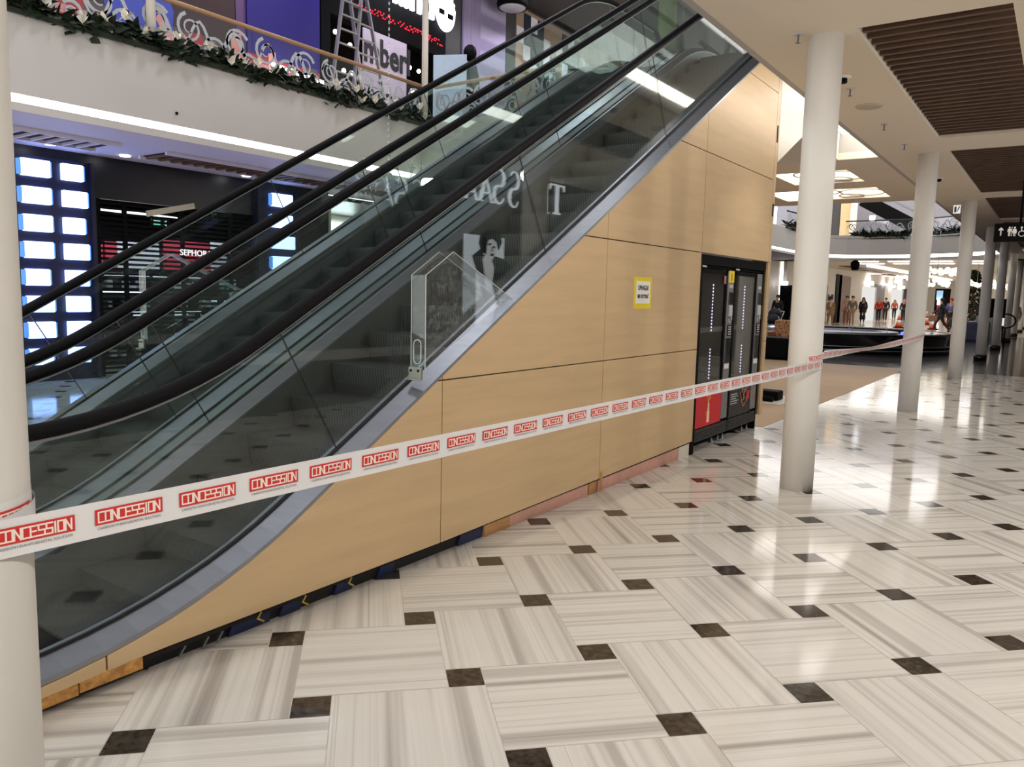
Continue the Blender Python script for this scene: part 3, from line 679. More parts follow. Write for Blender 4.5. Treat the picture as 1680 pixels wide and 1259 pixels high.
# ------------------------------------------------------------------ taped notice
nt_ = thing('notice_sign', 'white paper notice stuck with yellow tape on the wood cladding', 'notice', (5.96, YW, 1.59))
m = MB()
m.box(5.795, 6.12, YW-.0025, YW-.0005, 1.682, 1.717); m.box(5.795, 6.12, YW-.0025, YW-.0005, 1.455, 1.497); m.box(5.795, 5.83, YW-.0025, YW-.0005, 1.497, 1.682); m.box(6.09, 6.12, YW-.0025, YW-.0005, 1.497, 1.682)
m.build('yellow_tape_border', 'yellow', nt_)
m = MB(); m.box(5.83, 6.09, YW-.0045, YW-.003, 1.497, 1.682); m.build('paper', 'white', nt_)
for s, z, sz, sx in (('UWAGA!', 1.625, .056, .84), ('NIE DOTYKAĆ', 1.555, .043, .74)):
    t = text_mb(s, sz, .0008, .0012, sx=sx); moved(t, Matrix.Translation((5.96, YW-.0055, z))); t.build('lettering', 'ink', nt_)
# ------------------------------------------------------------------ barrier tape, column to column
def arc(c, r, a0, a1, n): return [(c[0]+r*math.cos(R(a0+(a1-a0)*k/n)), c[1]+r*math.sin(R(a0+(a1-a0)*k/n))) for k in range(n+1)]
RT = .1345
def tape_path():
    p = []
    # round the first column, then out to the second
    c = CN[0]
    for k, (x, y) in enumerate(arc(c, RT+.003, 100, -88, 24)): p.append((x, y, 1.13-.045*k/24))
    c = CN[1]
    for k, (x, y) in enumerate(arc(c, RT+.002, -92, 60, 14)): p.append((x, y, 1.045-.0*k))
    return p
def tape_path2():
    p = []; c = CN[1]
    for k, (x, y) in enumerate(arc(c, RT+.004, 200, 292, 14)): p.append((x, y, 1.085+.035*k/14))
    c = CN[2]
    p2 = arc(c, RT+.001, -100, 40, 14)
    a = Vector(p[-1]); e = Vector((p2[0][0], p2[0][1], 1.09))
    for k in range(1, 12):
        t = k/12; q = a.lerp(e, t); q.z -= .03*math.sin(math.pi*t); p.append(tuple(q))
    for x, y in p2: p.append((x, y, 1.09))
    return p
def resample(p, step):
    p = [Vector(q) for q in p]; d = [0.]
    for a, c in zip(p, p[1:]): d.append(d[-1]+(c-a).length)
    def at(s):
        s = min(max(s, 0), d[-1])
        for k in range(len(p)-1):
            if s <= d[k+1] or k == len(p)-2:
                t = (s-d[k])/max(1e-9, d[k+1]-d[k]); return p[k].lerp(p[k+1], t), (p[k+1]-p[k]).normalized()
    return at, d[-1]
tp_ = thing('barrier_tape', 'white plastic barrier tape with red word blocks, strung between the columns', 'barrier tape', (.6, 1.58, 1.08))
HT = .0375
def twist(s, a, b):  # the second span twists on its way
    return 0
def tape(pth, tw, s0, farall=False):
    at, L = resample(pth, .05)
    def frame(s):
        p, d = at(s); n = Vector((d.y, -d.x, 0)).normalized(); u = Vector((0, 0, 1))
        u = (u-d*u.dot(d)).normalized()
        if tw:
            a = R(55)*math.exp(-((s-tw)/1.3)**2); u2 = u*math.cos(a)+n*math.sin(a); n = n*math.cos(a)-u*math.sin(a); u = u2
        return p, u, n
    m = MB(); S = [L*k/int(L/.03) for k in range(int(L/.03)+1)]; lines = [[], []]
    for s in S:
        p, u, n = frame(s); w = .0012*math.sin(s*9)+.0008*math.sin(s*23); lines[0].append(p-u*HT+n*w); lines[1].append(p+u*HT+n*w*.4)
    m.sm = True; m.loft(lines, closed=False); m.build('tape_band', 'tape', tp_)
    s = s0
    while s+.15 < L:
        m = MB()
        def pt(x, z, e):
            p, u, n = frame(s+x); w = .0012*math.sin((s+x)*9)+.0008*math.sin((s+x)*23)
            t = (z+HT)/(2*HT); return p+u*z+n*(w*(1-t)+w*.4*t+e)
        def quad(q, e, mi):
            m.cm = mi; m.add([pt(v[0], v[1], e) for v in q], [(0, 1, 2, 3)])
        z0, z1 = -.012, .021
        for k in range(6):
            a = .146*k/6; c_ = .146*(k+1)/6; quad([(a, z0), (c_, z0), (c_, z1), (a, z1)], .0016, 0)
        for q in stroke_word('CONCESSION', .007, .139, z0+.006, z1-.006, .0034): quad(q, .0026, 1)
        far = farall or s > 5.0
        if not far:
            t = TINY
            m.cm = 2; m.add([pt(.073+v[0], -.0195+v[2], .0022) for v in t.v], t.f)
        else: 
            for a, c_ in ((.004, .055), (.06, .092), (.096, .14)): quad([(a, -.021), (c_, -.021), (c_, -.019), (a, -.019)], .0022, 2)
        m.build('word_block', ['tape_red', 'tape_white', 'tape_ink'], tp_); s += .1853
TINY = text_mb('CARPENTRY•FURNITURE•RETAIL SOLUTIONS', .0078, .0, .0, sx=.86)
tape(tape_path(), 0, .0927)
tape(tape_path2(), 1.9, .02, True)
# short loop end over the first column
c = CN[0]; pth = [(x, y, 1.112+.012*k/16) for k, (x, y) in enumerate(arc(c, RT-.002, 250, 385, 16))]
tape(pth, 0, .015)
# ------------------------------------------------------------------ lower shop across the void (front at y = 13)
YS = 13.0
b = MB(); b.box(2.5, 6.60, YS, YS+.12, 0, ZC); b.box(6.60, 9.62, YS, YS+.12, 2.93, ZC); b.box(9.62, 11.52, YS, YS+.12, 0, ZC)
struct('wall_shop_front', b, 'store_black')
b = MB(); b.box(2.5, 11.6, 16.2, 16.3, 0, ZC); b.box(11.4, 11.52, YS+.12, 16.2, 0, ZC); b.box(2.5, 2.6, YS+.12, 16.2, 0, ZC); b.box(2.5, 16, YS+.4, 16.2, 3.5, 3.58)
struct('wall_shop_back', b, 'store_black')
b = MB(); b.box(-4, 44, 13.2, 17, -.08, -.002); struct('floor', b, 'cream_floor')
b = MB(); b.box(11.52, 16, 16.2, 16.3, 0, ZC); b.box(15.9, 16, YS, 16.2, 0, ZC); b.box(13.9, 16, YS, YS+.1, 0, ZC); struct('wall_white_shop', b, 'white_paint')
b = MB(); b.box(16, 44, YS, YS+.1, 0, ZC); struct('wall_left', b, 'white_paint')
o = thing('wall_light_box', 'bright white glowing panel inside the white shop beside the black one', 'light box', (13, 16.1, 2.4))
m = MB(); m.bbox(12.9, 15.2, 16.12, 16.18, 2.2, 3.3, .02); m.build('diffuser', 'lampwhite', o)
m = MB(); m.box(11.53, 11.57, YS-.03, YS+.02, 0, 3.4); tag(m.build('corner_profile', 'white_paint'), 'thin white vertical profile at the right corner of the black shop', 'trim')
M['store_blue_glare'] = pm('blue_glare_panel', (14, 15, 40), .4)  # blue glare of the light blocks painted into the tower frame colour
# lit block towers
zr = [P(57, y, 'y', 12.88).z for y in (275.5, 320.5, 366, 410, 455, 499, 542, 586)]
def tower(cols, label, x0, x1):
    t = thing('light_block_tower', label, 'light tower', (x0, 12.9, 0), 'dark towers of glowing white blocks at the shop front')
    m = MB(); m.box(x0, x1, 12.93, YS-.002, .0, 3.45)
    for xx in (x0+.01, x1-.06): m.box(xx, xx+.05, 12.86, 12.94, 0, 3.45)
    m.build('frame', 'store_blue_glare', t)
    rn = random.Random(int(x0*10))
    for ci, (a, c_) in enumerate(cols):
        for z in zr:
            d = rn.choice((0, .04, -.03, .02)); h = .126
            m = MB(); m.bbox(a, c_+d, 12.84, 12.93, z-h, z+h, .012); m.cm = 1
            if ci == 0: m.box(a-.05, a-.002, 12.87, 12.925, z-h*.9, z+h*.9)
            m.box(c_+d+.002, c_+d+.03, 12.87, 12.925, z-h*.9, z+h*.9)
            m.build('light_block', ['block', 'block_side'], t)
pa = [P(x, 400, 'y', 12.88).x for x in (40, 82, 106, 143, 447, 481)]
tower([(pa[0], pa[1]), (pa[2], pa[3])], 'dark tower with two columns of glowing white blocks at the left of the shop front', pa[0]-.3, pa[3]+.15)
tower([(pa[4], pa[5])], 'dark tower with a single column of glowing white blocks right of the roller shutter', pa[4]-.35, pa[5]+.12)
# roller shutter
sh = thing('roller_shutter', 'closed black see-through roller shutter across the black shop entrance', 'shutter', (6.6, YS, 0))
m = MB(); z = .03
while z < 2.9: m.box(6.62, 9.60, YS+.03, YS+.045, z, z+.042); z += .083
m.build('slats', 'black', sh)
for x in (7.05, 8.1, 9.1):
    m = MB(); m.box(x, x+.07, YS+.02, YS+.06, 0, 2.92); m.build('mullion', 'black', sh)
m = MB(); m.box(6.60, 6.66, YS+.01, YS+.07, 0, 2.93); m.build('guide_rail', 'black', sh); m = MB(); m.box(9.56, 9.62, YS+.01, YS+.07, 0, 2.93); m.build('guide_rail', 'black', sh)
# what shows behind it
yb = 15.0
def at(px, py, y=yb): p = P(px, py, 'y', y); return p.x, p.z
def card(name, x0, y0, x1, y1, mat, label, cat, group=None, y=yb, t=.03):
    a = at(x0, y0, y); c_ = at(x1, y1, y); m = MB(); m.box(min(a[0], c_[0]), max(a[0], c_[0]), y, y+t, min(a[1], c_[1]), max(a[1], c_[1])); o = m.build(name, mat); return tag(o, label, cat, group)
rose = pm('rose_print', (214, 66, 88), .6, var=.12, scale=3); pale = pm('pale_print', (232, 236, 244), .6, var=.05)
G_ = 'posters behind the roller shutter'
card('promo_poster', 140, 398, 170, 440, rose, 'red poster behind the shutter, next to the lit block tower', 'poster', G_)
card('promo_poster', 172, 396, 192, 440, rose, 'narrow red poster behind the shutter, left edge of the white one', 'poster', G_)
card('promo_poster', 192, 396, 262, 442, pale, 'wide white poster behind the shutter between two red ones', 'poster', G_)
card('promo_poster', 268, 394, 345, 445, rose, 'wide red poster behind the shutter, right of the white one', 'poster', G_)
card('promo_poster', 345, 394, 372, 445, pale, 'narrow white poster behind the shutter, farthest right', 'poster', G_)
lw = em('lit_shelf_edge', (226, 232, 255), 2.0)
for k, (x0, y0, x1, y1, nm) in enumerate(((172, 447, 245, 454, 'upper left'), (252, 450, 330, 457, 'upper right'), (165, 478, 262, 484, 'middle left'), (285, 490, 380, 495, 'middle right'), (200, 512, 330, 517, 'lower'))):
    card('lit_shelf_edge', x0, y0, x1, y1, lw, 'glowing shelf edge behind the shutter, '+nm+' one', 'shelf light', 'glowing shelf edges behind the shutter', yb-.05)
for k, (x0, x1) in enumerate(((6.9, 8.6), (8.9, 10.6))):
    o = thing('shop_shelf', ['dark display shelf behind the shutter, left one', 'dark display shelf behind the shutter, right one'][k], 'shelf', (x0, yb, 0), 'display shelves behind the shutter')
    m = MB(); m.box(x0, x1, yb-.35, yb-.02, 0, .12); m.box(x0, x0+.03, yb-.35, yb-.02, 0, 1.5); m.box(x1-.03, x1, yb-.35, yb-.02, 0, 1.5); m.build('carcass', 'charcoal', o)
    for z in (.4, .75, 1.1, 1.45):
        m = MB(); m.box(x0+.03, x1-.03, yb-.35, yb-.02, z-.02, z); m.build('shelf_board', 'charcoal', o)
    rn = random.Random(k)
    for z in (.12, .4, .75, 1.1, 1.45):
        x = x0+.06
        while x < x1-.16:
            w_ = rn.uniform(.06, .13); h = rn.uniform(.1, .24)
            m = MB(); m.bbox(x, x+w_, yb-.3, yb-.2, z, z+h, .008)
            tag(m.build('product_box', rn.choice([pale, 'light_grey', 'black', pm('teal_box', (110, 190, 200), .4), 'charcoal', pale])), 'small product box on the shop shelves behind the shutter', 'box', 'product boxes behind the shutter'); x += w_+rn.uniform(.02, .1)
sw = em('white_sign_letter', (255, 255, 255), 1.3); sr = em('red_sign_letter', (255, 50, 60), 1.2)
t = text_mb('SEPHORA', .15, .004, .001); p = P(322, 416, 'y', 12.985); moved(t, Matrix.Translation(p)); tag(t.build('shop_sign', sw), 'small white lettering across the closed roller shutter', 'sign')
t = text_mb('NOW', .13, .004, .001); p = P(366, 413, 'y', 12.985); moved(t, Matrix.Translation(p)); tag(t.build('shop_sign', sr), 'small red lettering beside the white lettering on the shutter', 'sign')
p = P(264, 366, 'y', 13.4); m = MB(); m.box(p.x-.17, p.x+.17, 13.4, 13.44, p.z-.07, p.z+.07); m.cm = 1; m.box(p.x-.14, p.x-.02, 13.385, 13.399, p.z-.04, p.z+.04); m.prism([(p.x+.03, p.z), (p.x+.10, p.z+.05), (p.x+.10, p.z-.05)], 'y', 13.385, 13.399)
tag(m.build('exit_sign', [pm('dark_green', (16, 60, 56), .5), em('exit_mark', (150, 235, 215), .8)]), 'small dark green exit sign inside the black shop', 'sign')
m = MB(); a = at(166, 343, 13.6); c_ = at(290, 359, 13.6); m.bar((a[0], 13.6, a[1]), (c_[0], 13.6, c_[1]), .05, .05); tag(m.build('light_bar', sw), 'thin white light bar under the ceiling inside the black shop', 'light')
m = MB(); a = at(240, 351, 12.98); c_ = at(318, 338, 12.98); m.bar((a[0], 12.97, a[1]), (c_[0], 12.97, c_[1]), .03, .10); tag(m.build('beam', pm('cream_beam', (190, 184, 160), .6)), 'cream slanting beam on the dark front above the shutter', 'beam')
# slatted coffers and downlights in the lavender ceiling
for k, q in enumerate((((26, 209), (118, 226), (176, 234), (26, 232)), ((245, 246), (560, 318), (560, 336), (205, 252)))):
    x0 = min(P(a, c_, 'z', ZC).x for a, c_ in q[:1]); y0 = P(q[0][0], q[0][1], 'z', ZC)
    o = thing('ceiling_grille', ['dark slatted ceiling grille above the light blocks', 'long dark slatted ceiling grille over the black shop entrance'][k], 'ceiling grille', y0, 'slatted grilles in the far ceiling')
    xa, xb = ((3.6, 6.2), (7.0, 14.2))[k]; ya, yb_ = 11.55, 12.25
    m = MB(); m.box(xa, xb, ya, yb_, ZC-.012, ZC-.004); m.build('backing', 'recess', o)
    m = MB(); n = int((xb-xa)/.21)
    for j in range(n): x = xa+.04+j*.21; m.box(x, x+.035, ya+.01, yb_-.01, ZC-.05, ZC-.013)
    m.build('slats', 'lavender' if k == 0 else 'slat', o)
    m = MB(); m.box(xa-.05, xb+.05, ya-.05, ya-.005, ZC-.055, ZC-.002); m.box(xa-.05, xb+.05, yb_+.005, yb_+.05, ZC-.055, ZC-.002); m.build('frame', 'lavender', o)
for k, (px, py) in enumerate(((83, 237), (205, 256), (404, 289))):
    p = P(px, py, 'z', ZC-.01); o = thing('ceiling_downlight', ['small round downlight in the lavender ceiling above the light blocks', 'small round downlight at the near end of the long ceiling grille', 'small round downlight farther along the long ceiling grille'][k], 'downlight', p, 'downlights in the far ceiling')
    m = MB(); m.mat(0, True).lathe([(.075, -.01), (.085, .01)], p.x, p.y, p.z, 20); m.build('lamp', 'lampwhite', o)
p = P(290, 186, 'y', YF-.02); m = MB(); m.mat(0, True).sph((p.x, YF-.02, p.z), .022, 10, 8); tag(m.build('fascia_sensor', 'black'), 'tiny black sensor on the white balcony fascia', 'sensor')
# ------------------------------------------------------------------ balcony edge: glass railing with scroll film, oak rail, poles, garland
YR = 10.62
def ribbon(m, pts, w0, w1, y, t=.002):
    n = len(pts); l = []; r = []
    for i, p in enumerate(pts):
        d = (Vector(pts[min(i+1, n-1)])-Vector(pts[max(i-1, 0)])).normalized(); w = (w0+(w1-w0)*i/(n-1))/2; nn = Vector((-d.y, d.x))*w
        l.append((p[0]+nn.x, p[1]+nn.y)); r.append((p[0]-nn.x, p[1]-nn.y))
    m.loft([[(a, y, z) for a, z in l], [(a, y, z) for a, z in r], [(a, y+t, z) for a, z in r], [(a, y+t, z) for a, z in l]])
def spiral(cx, cz, r0, r1, a0, turns, n=22): return [(cx+(r0+(r1-r0)*k/n)*math.cos(a0+turns*6.283*k/n), cz+(r0+(r1-r0)*k/n)*math.sin(a0+turns*6.283*k/n)) for k in range(n+1)]
def scrolls(m, x0, L, z0, H, y, rn):
    c = [(.20, .62, .25, .09, 2.0, 1.5), (.50, .30, .25, .10, 3.6, -1.45), (.80, .60, .26, .09, .5, 1.5), (.96, .24, .17, .06, 2.4, -1.4)]
    for fx, fz, r0, r1, a0, tr in c:
        j = rn.uniform(-.03, .03); ribbon(m, spiral(x0+fx*L+j, z0+fz*H, r0*1.25*H, r1*H, a0+j*5, tr), .05, .018, y)
    s = [(x0+L*(.02+.96*k/20), z0+H*(.5+.32*math.sin(k*.66+x0))) for k in range(21)]; ribbon(m, s, .03, .075, y)
def railing(p0, p1, npan, label, group=None, railmat='oak'):
    """glass balustrade from p0 to p1 (plan points) built in a local x-z frame and turned into place"""
    p0 = Vector(p0); p1 = Vector(p1); L = (p1-p0).length; a = math.atan2(p1.y-p0.y, p1.x-p0.x)
    T = Matrix.Translation((p0.x, p0.y, 0)) @ Matrix.Rotation(a, 4, 'Z'); o = thing('balcony_railing', label, 'railing', (p0.x, p0.y, ZU), group); rn = random.Random(int(L*7))
    w = L/npan
    for k in range(npan):
        m = MB(); m.box(k*w+.012, (k+1)*w-.012, -.006, .006, 4.70, 5.50); moved(m, T).build('glass_panel', 'shopglass2', o)
        m = MB(); scrolls(m, k*w+.03, w-.06, 4.82, .66, -.011, rn); moved(m, T).build('scroll_ornament', 'scroll', o)
    m = MB(); m.mat(0, True).tube([(0, 0, 5.52), (L, 0, 5.52)], .034, 12); moved(m, T).build('handrail', railmat, o)
    m = MB(); m.box(0, L, -.03, .03, 4.66, 4.72); moved(m, T).build('base_channel', 'steel_soft', o)
    return o
M['shopglass2'] = glass('railing_glass', (.95, .965, .965), .05)
railing((2.6, YR), (11.85, YR), 7, 'long glass balcony railing with white scroll film and oak handrail, upper left')
pa_, pb_ = P(714, 144, 'z', 5.52), P(920, 107, 'z', 5.52)
railing((pa_.x, pa_.y), (pb_.x, pb_.y), 3, 'glass railing seen through the escalator glass, across the end of the void')
def leaf(m, x, y, z, L, w, yaw, pit, roll=0):
    d = Vector((math.cos(yaw)*math.cos(pit), math.sin(yaw)*math.cos(pit), math.sin(pit))); s = d.cross(Vector((0, 0, 1))).normalized(); n = s.cross(d); s = s*math.cos(roll)+n*math.sin(roll); c = Vector((x, y, z))
    pts = [c, c+d*L*.35+s*w-n*.0, c+d*L*.75+s*w*.6-n*L*.06, c+d*L-n*L*.18, c+d*L*.75-s*w*.6-n*L*.06, c+d*L*.35-s*w, c+d*L*.4+n*w*.35]
    m.add(pts, [(0, 1, 6), (1, 2, 6), (2, 3, 6), (3, 4, 6), (4, 5, 6), (5, 0, 6)])
def garland(p0, p1, n, label, fl, size=1., seed=1):
    g_ = thing('garland', label, 'garland', (p0[0], p0[1], ZU+.1)); rn = random.Random(seed); m = MB(); p0 = Vector(p0); p1 = Vector(p1)
    nn = Vector((p1.y-p0.y, -(p1.x-p0.x))).normalized()
    for k in range(n):
        t = rn.random(); c = p0.lerp(p1, t)+nn*rn.uniform(-.12, .04); hz = 4.79+.05*math.sin(t*40)+rn.gauss(.03, .045)
        leaf(m, c.x, c.y, hz, rn.uniform(.14, .30)*size, rn.uniform(.03, .065)*size, rn.uniform(0, 6.28), rn.uniform(-.35, 1.0), rn.uniform(-1, 1))
    m.tube([(p0.lerp(p1, k/20).x, p0.lerp(p1, k/20).y, 4.77) for k in range(21)], .05*size, 6)
    m.build('foliage', 'leaf', g_, kind='stuff')
    for k in range(fl):
        c = p0.lerp(p1, (k+rn.random()*.8)/fl)+nn*rn.uniform(-.02, .12); z = 4.86+rn.uniform(-.06, .14); m = MB()
        for q in range(5): leaf(m, c.x, c.y, z, .16*size, .045*size, q*1.257+rn.random(), rn.uniform(.9, 1.4))
        m.build('flower', 'petal', g_)
garland((2.6, 10.47), (11.8, 10.47), 1500, 'dark leafy garland with cream flowers along the left balcony edge', 34)
for k, px in enumerate((248, 697)):
    x = P(px, 60, 'y', YR-.06).x; m = MB(); m.mat(0, True).lathe([(.062, 4.76), (.062, 9.2)], x, YR-.07, 0, 20)
    tag(m.build('slim_pole', 'white_paint'), ['slim white pole standing at the left part of the balcony railing', 'slim white pole at the corner of the balcony railing, beside the shop sign'][k], 'pole', 'slim white poles on the balcony')
# ------------------------------------------------------------------ upper shops (fronts at y = 13, floor 4.65)
b = MB(); b.box(-2, 11.3, YS+.05, YS+.15, ZU, 9.5); b.box(11.3, 30, 16.4, 16.5, ZU, 9.5); b.box(15.3, 30, YS+.06, YS+.16, ZU, 9.5); struct('wall_upper_shops', b, 'charcoal')
b = MB(); b.box(-4, 44, -3, 17, 9.5, 9.6); struct('ceiling', b, 'charcoal')
def flat(m, pts, y, mi, t=.004):
    m.cm = mi; m.prism([(P(a, c_, 'y', y).x, P(a, c_, 'y', y).z) for a, c_ in pts], 'y', y, y+t)
mu = ['charcoal', pm('mural_red', (150, 40, 46), .5, var=.15, scale=1), pm('mural_blue', (52, 66, 168), .5, var=.15, scale=1), pm('mural_brown', (84, 72, 68), .5, var=.15, scale=1), pm('mural_skin', (206, 140, 130), .5, var=.1), pm('mural_maroon', (48, 22, 24), .5), pm('mural_navy', (38, 28, 112), .35, var=.1, scale=.7), pm('mural_lilac', (86, 58, 100), .5)]
for i, mm in enumerate(mu[1:]): M['mu%d' % i] = mm
m = MB(); m.cm = 3; m.box(2.6, 9.5, YS+.02, YS+.048, ZU, 6.0); m.cm = 5; m.box(2.6, 9.5, YS+.02, YS+.048, 6.0, 8.6)
flat(m, ((60, -30), (150, -30), (130, 40), (100, 60), (60, 30)), YS+.01, 1); flat(m, ((165, -20), (265, -40), (285, 20), (280, 105), (215, 60), (180, 40)), YS+.012, 2)
flat(m, ((255, 30), (262, 20), (285, 55), (293, 75), (286, 85), (272, 62)), YS+.006, 4); flat(m, ((300, 55), (330, 55), (345, 100), (320, 130), (295, 95)), YS+.01, 1)
flat(m, ((378, 60), (395, 55), (402, 120), (385, 125)), YS+.008, 4); flat(m, ((385, -40), (402, -40), (404, 110), (388, 60)), YS+.009, 7)
tag(m.build('wall_mural', mu), 'large red and blue printed wall mural behind the left balcony railing', 'mural')
m = MB(); xa, xb = P(404, 40, 'y', YS).x, P(523, 60, 'y', YS).x
m.cm = 6; m.box(xa, xb, YS-.03, YS+.04, 5.95, 9.2); m.cm = 1; m.box(xa, xb, YS-.03, YS+.04, 4.70, 5.95)
flat(m, ((440, 88), (452, 86), (458, 150), (444, 155)), YS-.04, 4); flat(m, ((500, 110), (520, 115), (520, 175), (505, 170)), YS-.04, 3)
tag(m.build('advertising_panel', mu), 'tall dark blue advertising panel with a red lower part, beside the ladder', 'panel')
m = MB(); p, q = P(446, 66, 'y', YS-.2), P(530, 97, 'y', YS-.2); m.bar((p.x, p.y, 5.80), (q.x, q.y, 5.74), .05, .06); tag(m.build('reflection_bar', 'lampwhite'), 'white bar imitating a reflection in front of the red part of the advertising panel', 'light')  # glowing bar stands in for a reflected light strip
# sports-shoe shop beside it: dark interior, sign, banner, ticker
b = MB(); b.box(11.3, 11.55, YS-.05, 16.4, ZU, 9.5); struct('wall_shop_pillar', b, 'black')
m = MB(); m.box(11.55, 15.3, YS+.0, YS+.25, 7.25, 9.4); o = tag(m.build('sign_board', 'black'), 'black sign board above the upper shop entrance', 'sign board')
lw2 = em('white_letter_light', (235, 238, 255), 5)
t = text_mb('Timberland', .95, .03, .022, align='RIGHT', sx=.92); p = P(713, 14, 'y', YS-.05); moved(t, Matrix.Translation((p.x+.0, YS-.05, p.z+.03))); tag(t.build('illuminated_lettering', lw2), 'glowing white shop lettering at the top edge of the picture', 'sign')
p = P(731, 20, 'y', YS-.05); m = MB(); cx, cz, r = p.x, p.z+.03, .42
pts = []
for k in range(40):
    a = math.pi*2*k/40; rr = r*(1+(.07*math.sin(k*2.8) if 0 < a < math.pi else 0)); pts.append((cx+rr*.86*math.cos(a), cz+rr*1.15*math.sin(a)))
m.prism(pts, 'y', YS-.06, YS-.02); m.cm = 1; m.box(cx-.26, cx-.06, YS-.068, YS-.061, cz-.12, cz+.0); m.box(cx+.06, cx+.28, YS-.068, YS-.061, cz-.16, cz-.04)
for k in range(7):
    a = R(20+23*k); m.bar((cx+.12*math.cos(a), YS-.064, cz+.16+.12*math.sin(a)), (cx+.30*math.cos(a), YS-.064, cz+.16+.26*math.sin(a)), .006, .02, (0, 1, 0))
tag(m.build('round_emblem', [lw2, 'black']), 'round glowing white emblem with a tree shape, right of the lettering', 'emblem')
m = MB(); rl = em('red_led', (255, 30, 50), 4); rn = random.Random(5)
a, c_ = P(575, 2, 'y', YS-.05), P(728, 74, 'y', YS-.05)
for k in range(150):
    if rn.random() < .35: continue
    t = k/150; x = a.x+(c_.x-a.x)*t; z = a.z+(c_.z-a.z)*t+rn.choice((-.05, 0, .05)); m.box(x, x+.022, YS-.06, YS-.05, z, z+.022)
tag(m.build('led_ticker', rl, kind='thing'), 'red dotted light ticker running under the shop sign', 'ticker')
b = MB(); b.box(11.55, 15.3, 16.2, 16.35, ZU, 9.4); struct('wall_upper_shop_back', b, 'gap')
for k, (z, x0, x1) in enumerate(((5.9, 11.7, 13.3), (6.6, 12.0, 15.2), (5.6, 14.0, 15.2))):
    m = MB(); m.box(x0, x1, 15.6, 16.1, z, z+.06); tag(m.build('wooden_shelf', pm('lit_wood_shelf', (176, 122, 82), .5)), ['wooden shelf inside the dark upper shop behind the ladder', 'long upper wooden shelf inside the dark upper shop', 'short wooden shelf inside the dark upper shop beside the banner'][k], 'shelf', 'wooden shelves in the upper shop')
for k, (px, py) in enumerate(((550, 52), (574, 74), (564, 116), (577, 120), (672, 111), (687, 117), (676, 149), (535, 56))):
    p = P(px, py, 'y', 15.2); m = MB(); m.mat(0, True).sph(p, .055, 10, 8); tag(m.build('shop_lamp', 'lamp'), ['small glowing lamp inside the upper shop, between the ladder legs', 'small glowing lamp inside the upper shop, right of the ladder top', 'small glowing lamp inside the upper shop, low beside the left ladder leg', 'small glowing lamp inside the upper shop, low between the ladder legs', 'small glowing lamp right of the lettered banner, left of two', 'small glowing lamp right of the lettered banner, beside the pole', 'small glowing lamp just above the balcony rail beside the pole', 'small glowing lamp at the left edge of the ladder'][k], 'lamp', 'small lamps in the upper shop')
bn = thing('shop_banner', 'pale lilac banner with large black serif letters beside the ladder', 'banner', (13, 12.7, 6)); stone = pm('lilac_stone_print', (188, 176, 192), .6, var=.12, scale=2)
xa, xb = P(596, 60, 'y', 12.7).x, P(667, 100, 'y', 12.7).x; m = MB(); m.box(xa, xb, 12.7, 12.73, ZU, 7.1); m.build('cloth', stone, bn)
t = text_mb('mberl', .78, .004, .022, sx=.80); p = P(637, 95, 'y', 12.68); moved(t, Matrix.Translation((p.x, 12.69, p.z+.02))); t.build('lettering', 'ink', bn)
t = text_mb('WORK', .62, .004, .012, sx=.85); p = P(640, 165, 'y', 12.68); moved(t, Matrix.Translation((p.x, 12.69, p.z-.12))); t.build('lettering', 'ink', bn)
# ladder
ld = thing('step_ladder', 'tall aluminium A-frame ladder standing on the upper floor', 'ladder', (11.4, 12.0, ZU))
def rail(x0, y0, x1, y1, z1): m = MB(); m.bar((x0, y0, ZU), (x1, y1, z1), .035, .075, (0, 1, 0)); m.build('stile', 'alu', ld)
ap = 7.75
for (xb0, xb1, yy) in ((10.55, 11.15, 11.95), (12.05, 12.75, 12.3)):
    xt0, xt1 = 11.2, 11.65
    rail(xb0, yy, xt0, 12.1, ap); rail(xb1, yy, xt1, 12.1, ap)
    for k in range(1, 11):
        t = k/11; m = MB(); m.bar((xb0+(xt0-xb0)*t, yy+(12.1-yy)*t, ZU+(ap-ZU)*t), (xb1+(xt1-xb1)*t, yy+(12.1-yy)*t, ZU+(ap-ZU)*t), .04, .03); m.build('rung', 'alu', ld)
m = MB(); m.bar((10.9, 12, 5.6), (12.4, 12.2, 5.6), .008, .008); m.build('spreader', 'alu', ld)
# leaning board, lilac printed wall, lamp, tan wall with mosaic
p, q = P(711, 130, 'y', 12.6), P(765, 130, 'y', 11.9); m = MB(); m.bar((p.x, 12.6, 5.85), (q.x, 11.9, 5.85), .04, 2.4)
tag(m.build('white_board', pm('pale_blue_board', (176, 196, 212), .35)), 'pale blue-white board standing open beside the lilac wall', 'board')
m = MB(); xa, xb, xc = P(760, 80, 'y', YS).x, P(788, 80, 'y', YS).x, P(829, 80, 'y', YS).x; m.box(xa, xb, YS+.0, YS+.05, ZU, 9.4); m.cm = 1; m.box(xb, xc, YS+.0, YS+.05, ZU, 9.4); m.cm = 2; m.box(xc, P(846, 60, 'y', YS).x, YS, YS+.05, ZU, 9.4)
lil = pm('lilac_wood_print', (132, 120, 150), .6, var=.15, scale=2, stretch=(6, 1, .6)); lil2 = stripes('lilac_step_print', (126, 116, 146), (156, 146, 174), 1.6, 2, .6); M['l1'] = lil; M['l2'] = lil2
tag(m.build('printed_wall', [lil, lil2, 'charcoal']), 'lilac printed wall panel with pale horizontal bands, above the escalator handrail', 'wall panel')
tanw = pm('tan_wall', (150, 126, 106), .6, var=.05, scale=1)
m = MB(); x0 = P(846, 60, 'y', YS).x; m.box(x0, 27, YS-.01, YS+.05, ZU, 9.4); m.cm = 1; rn = random.Random(2)
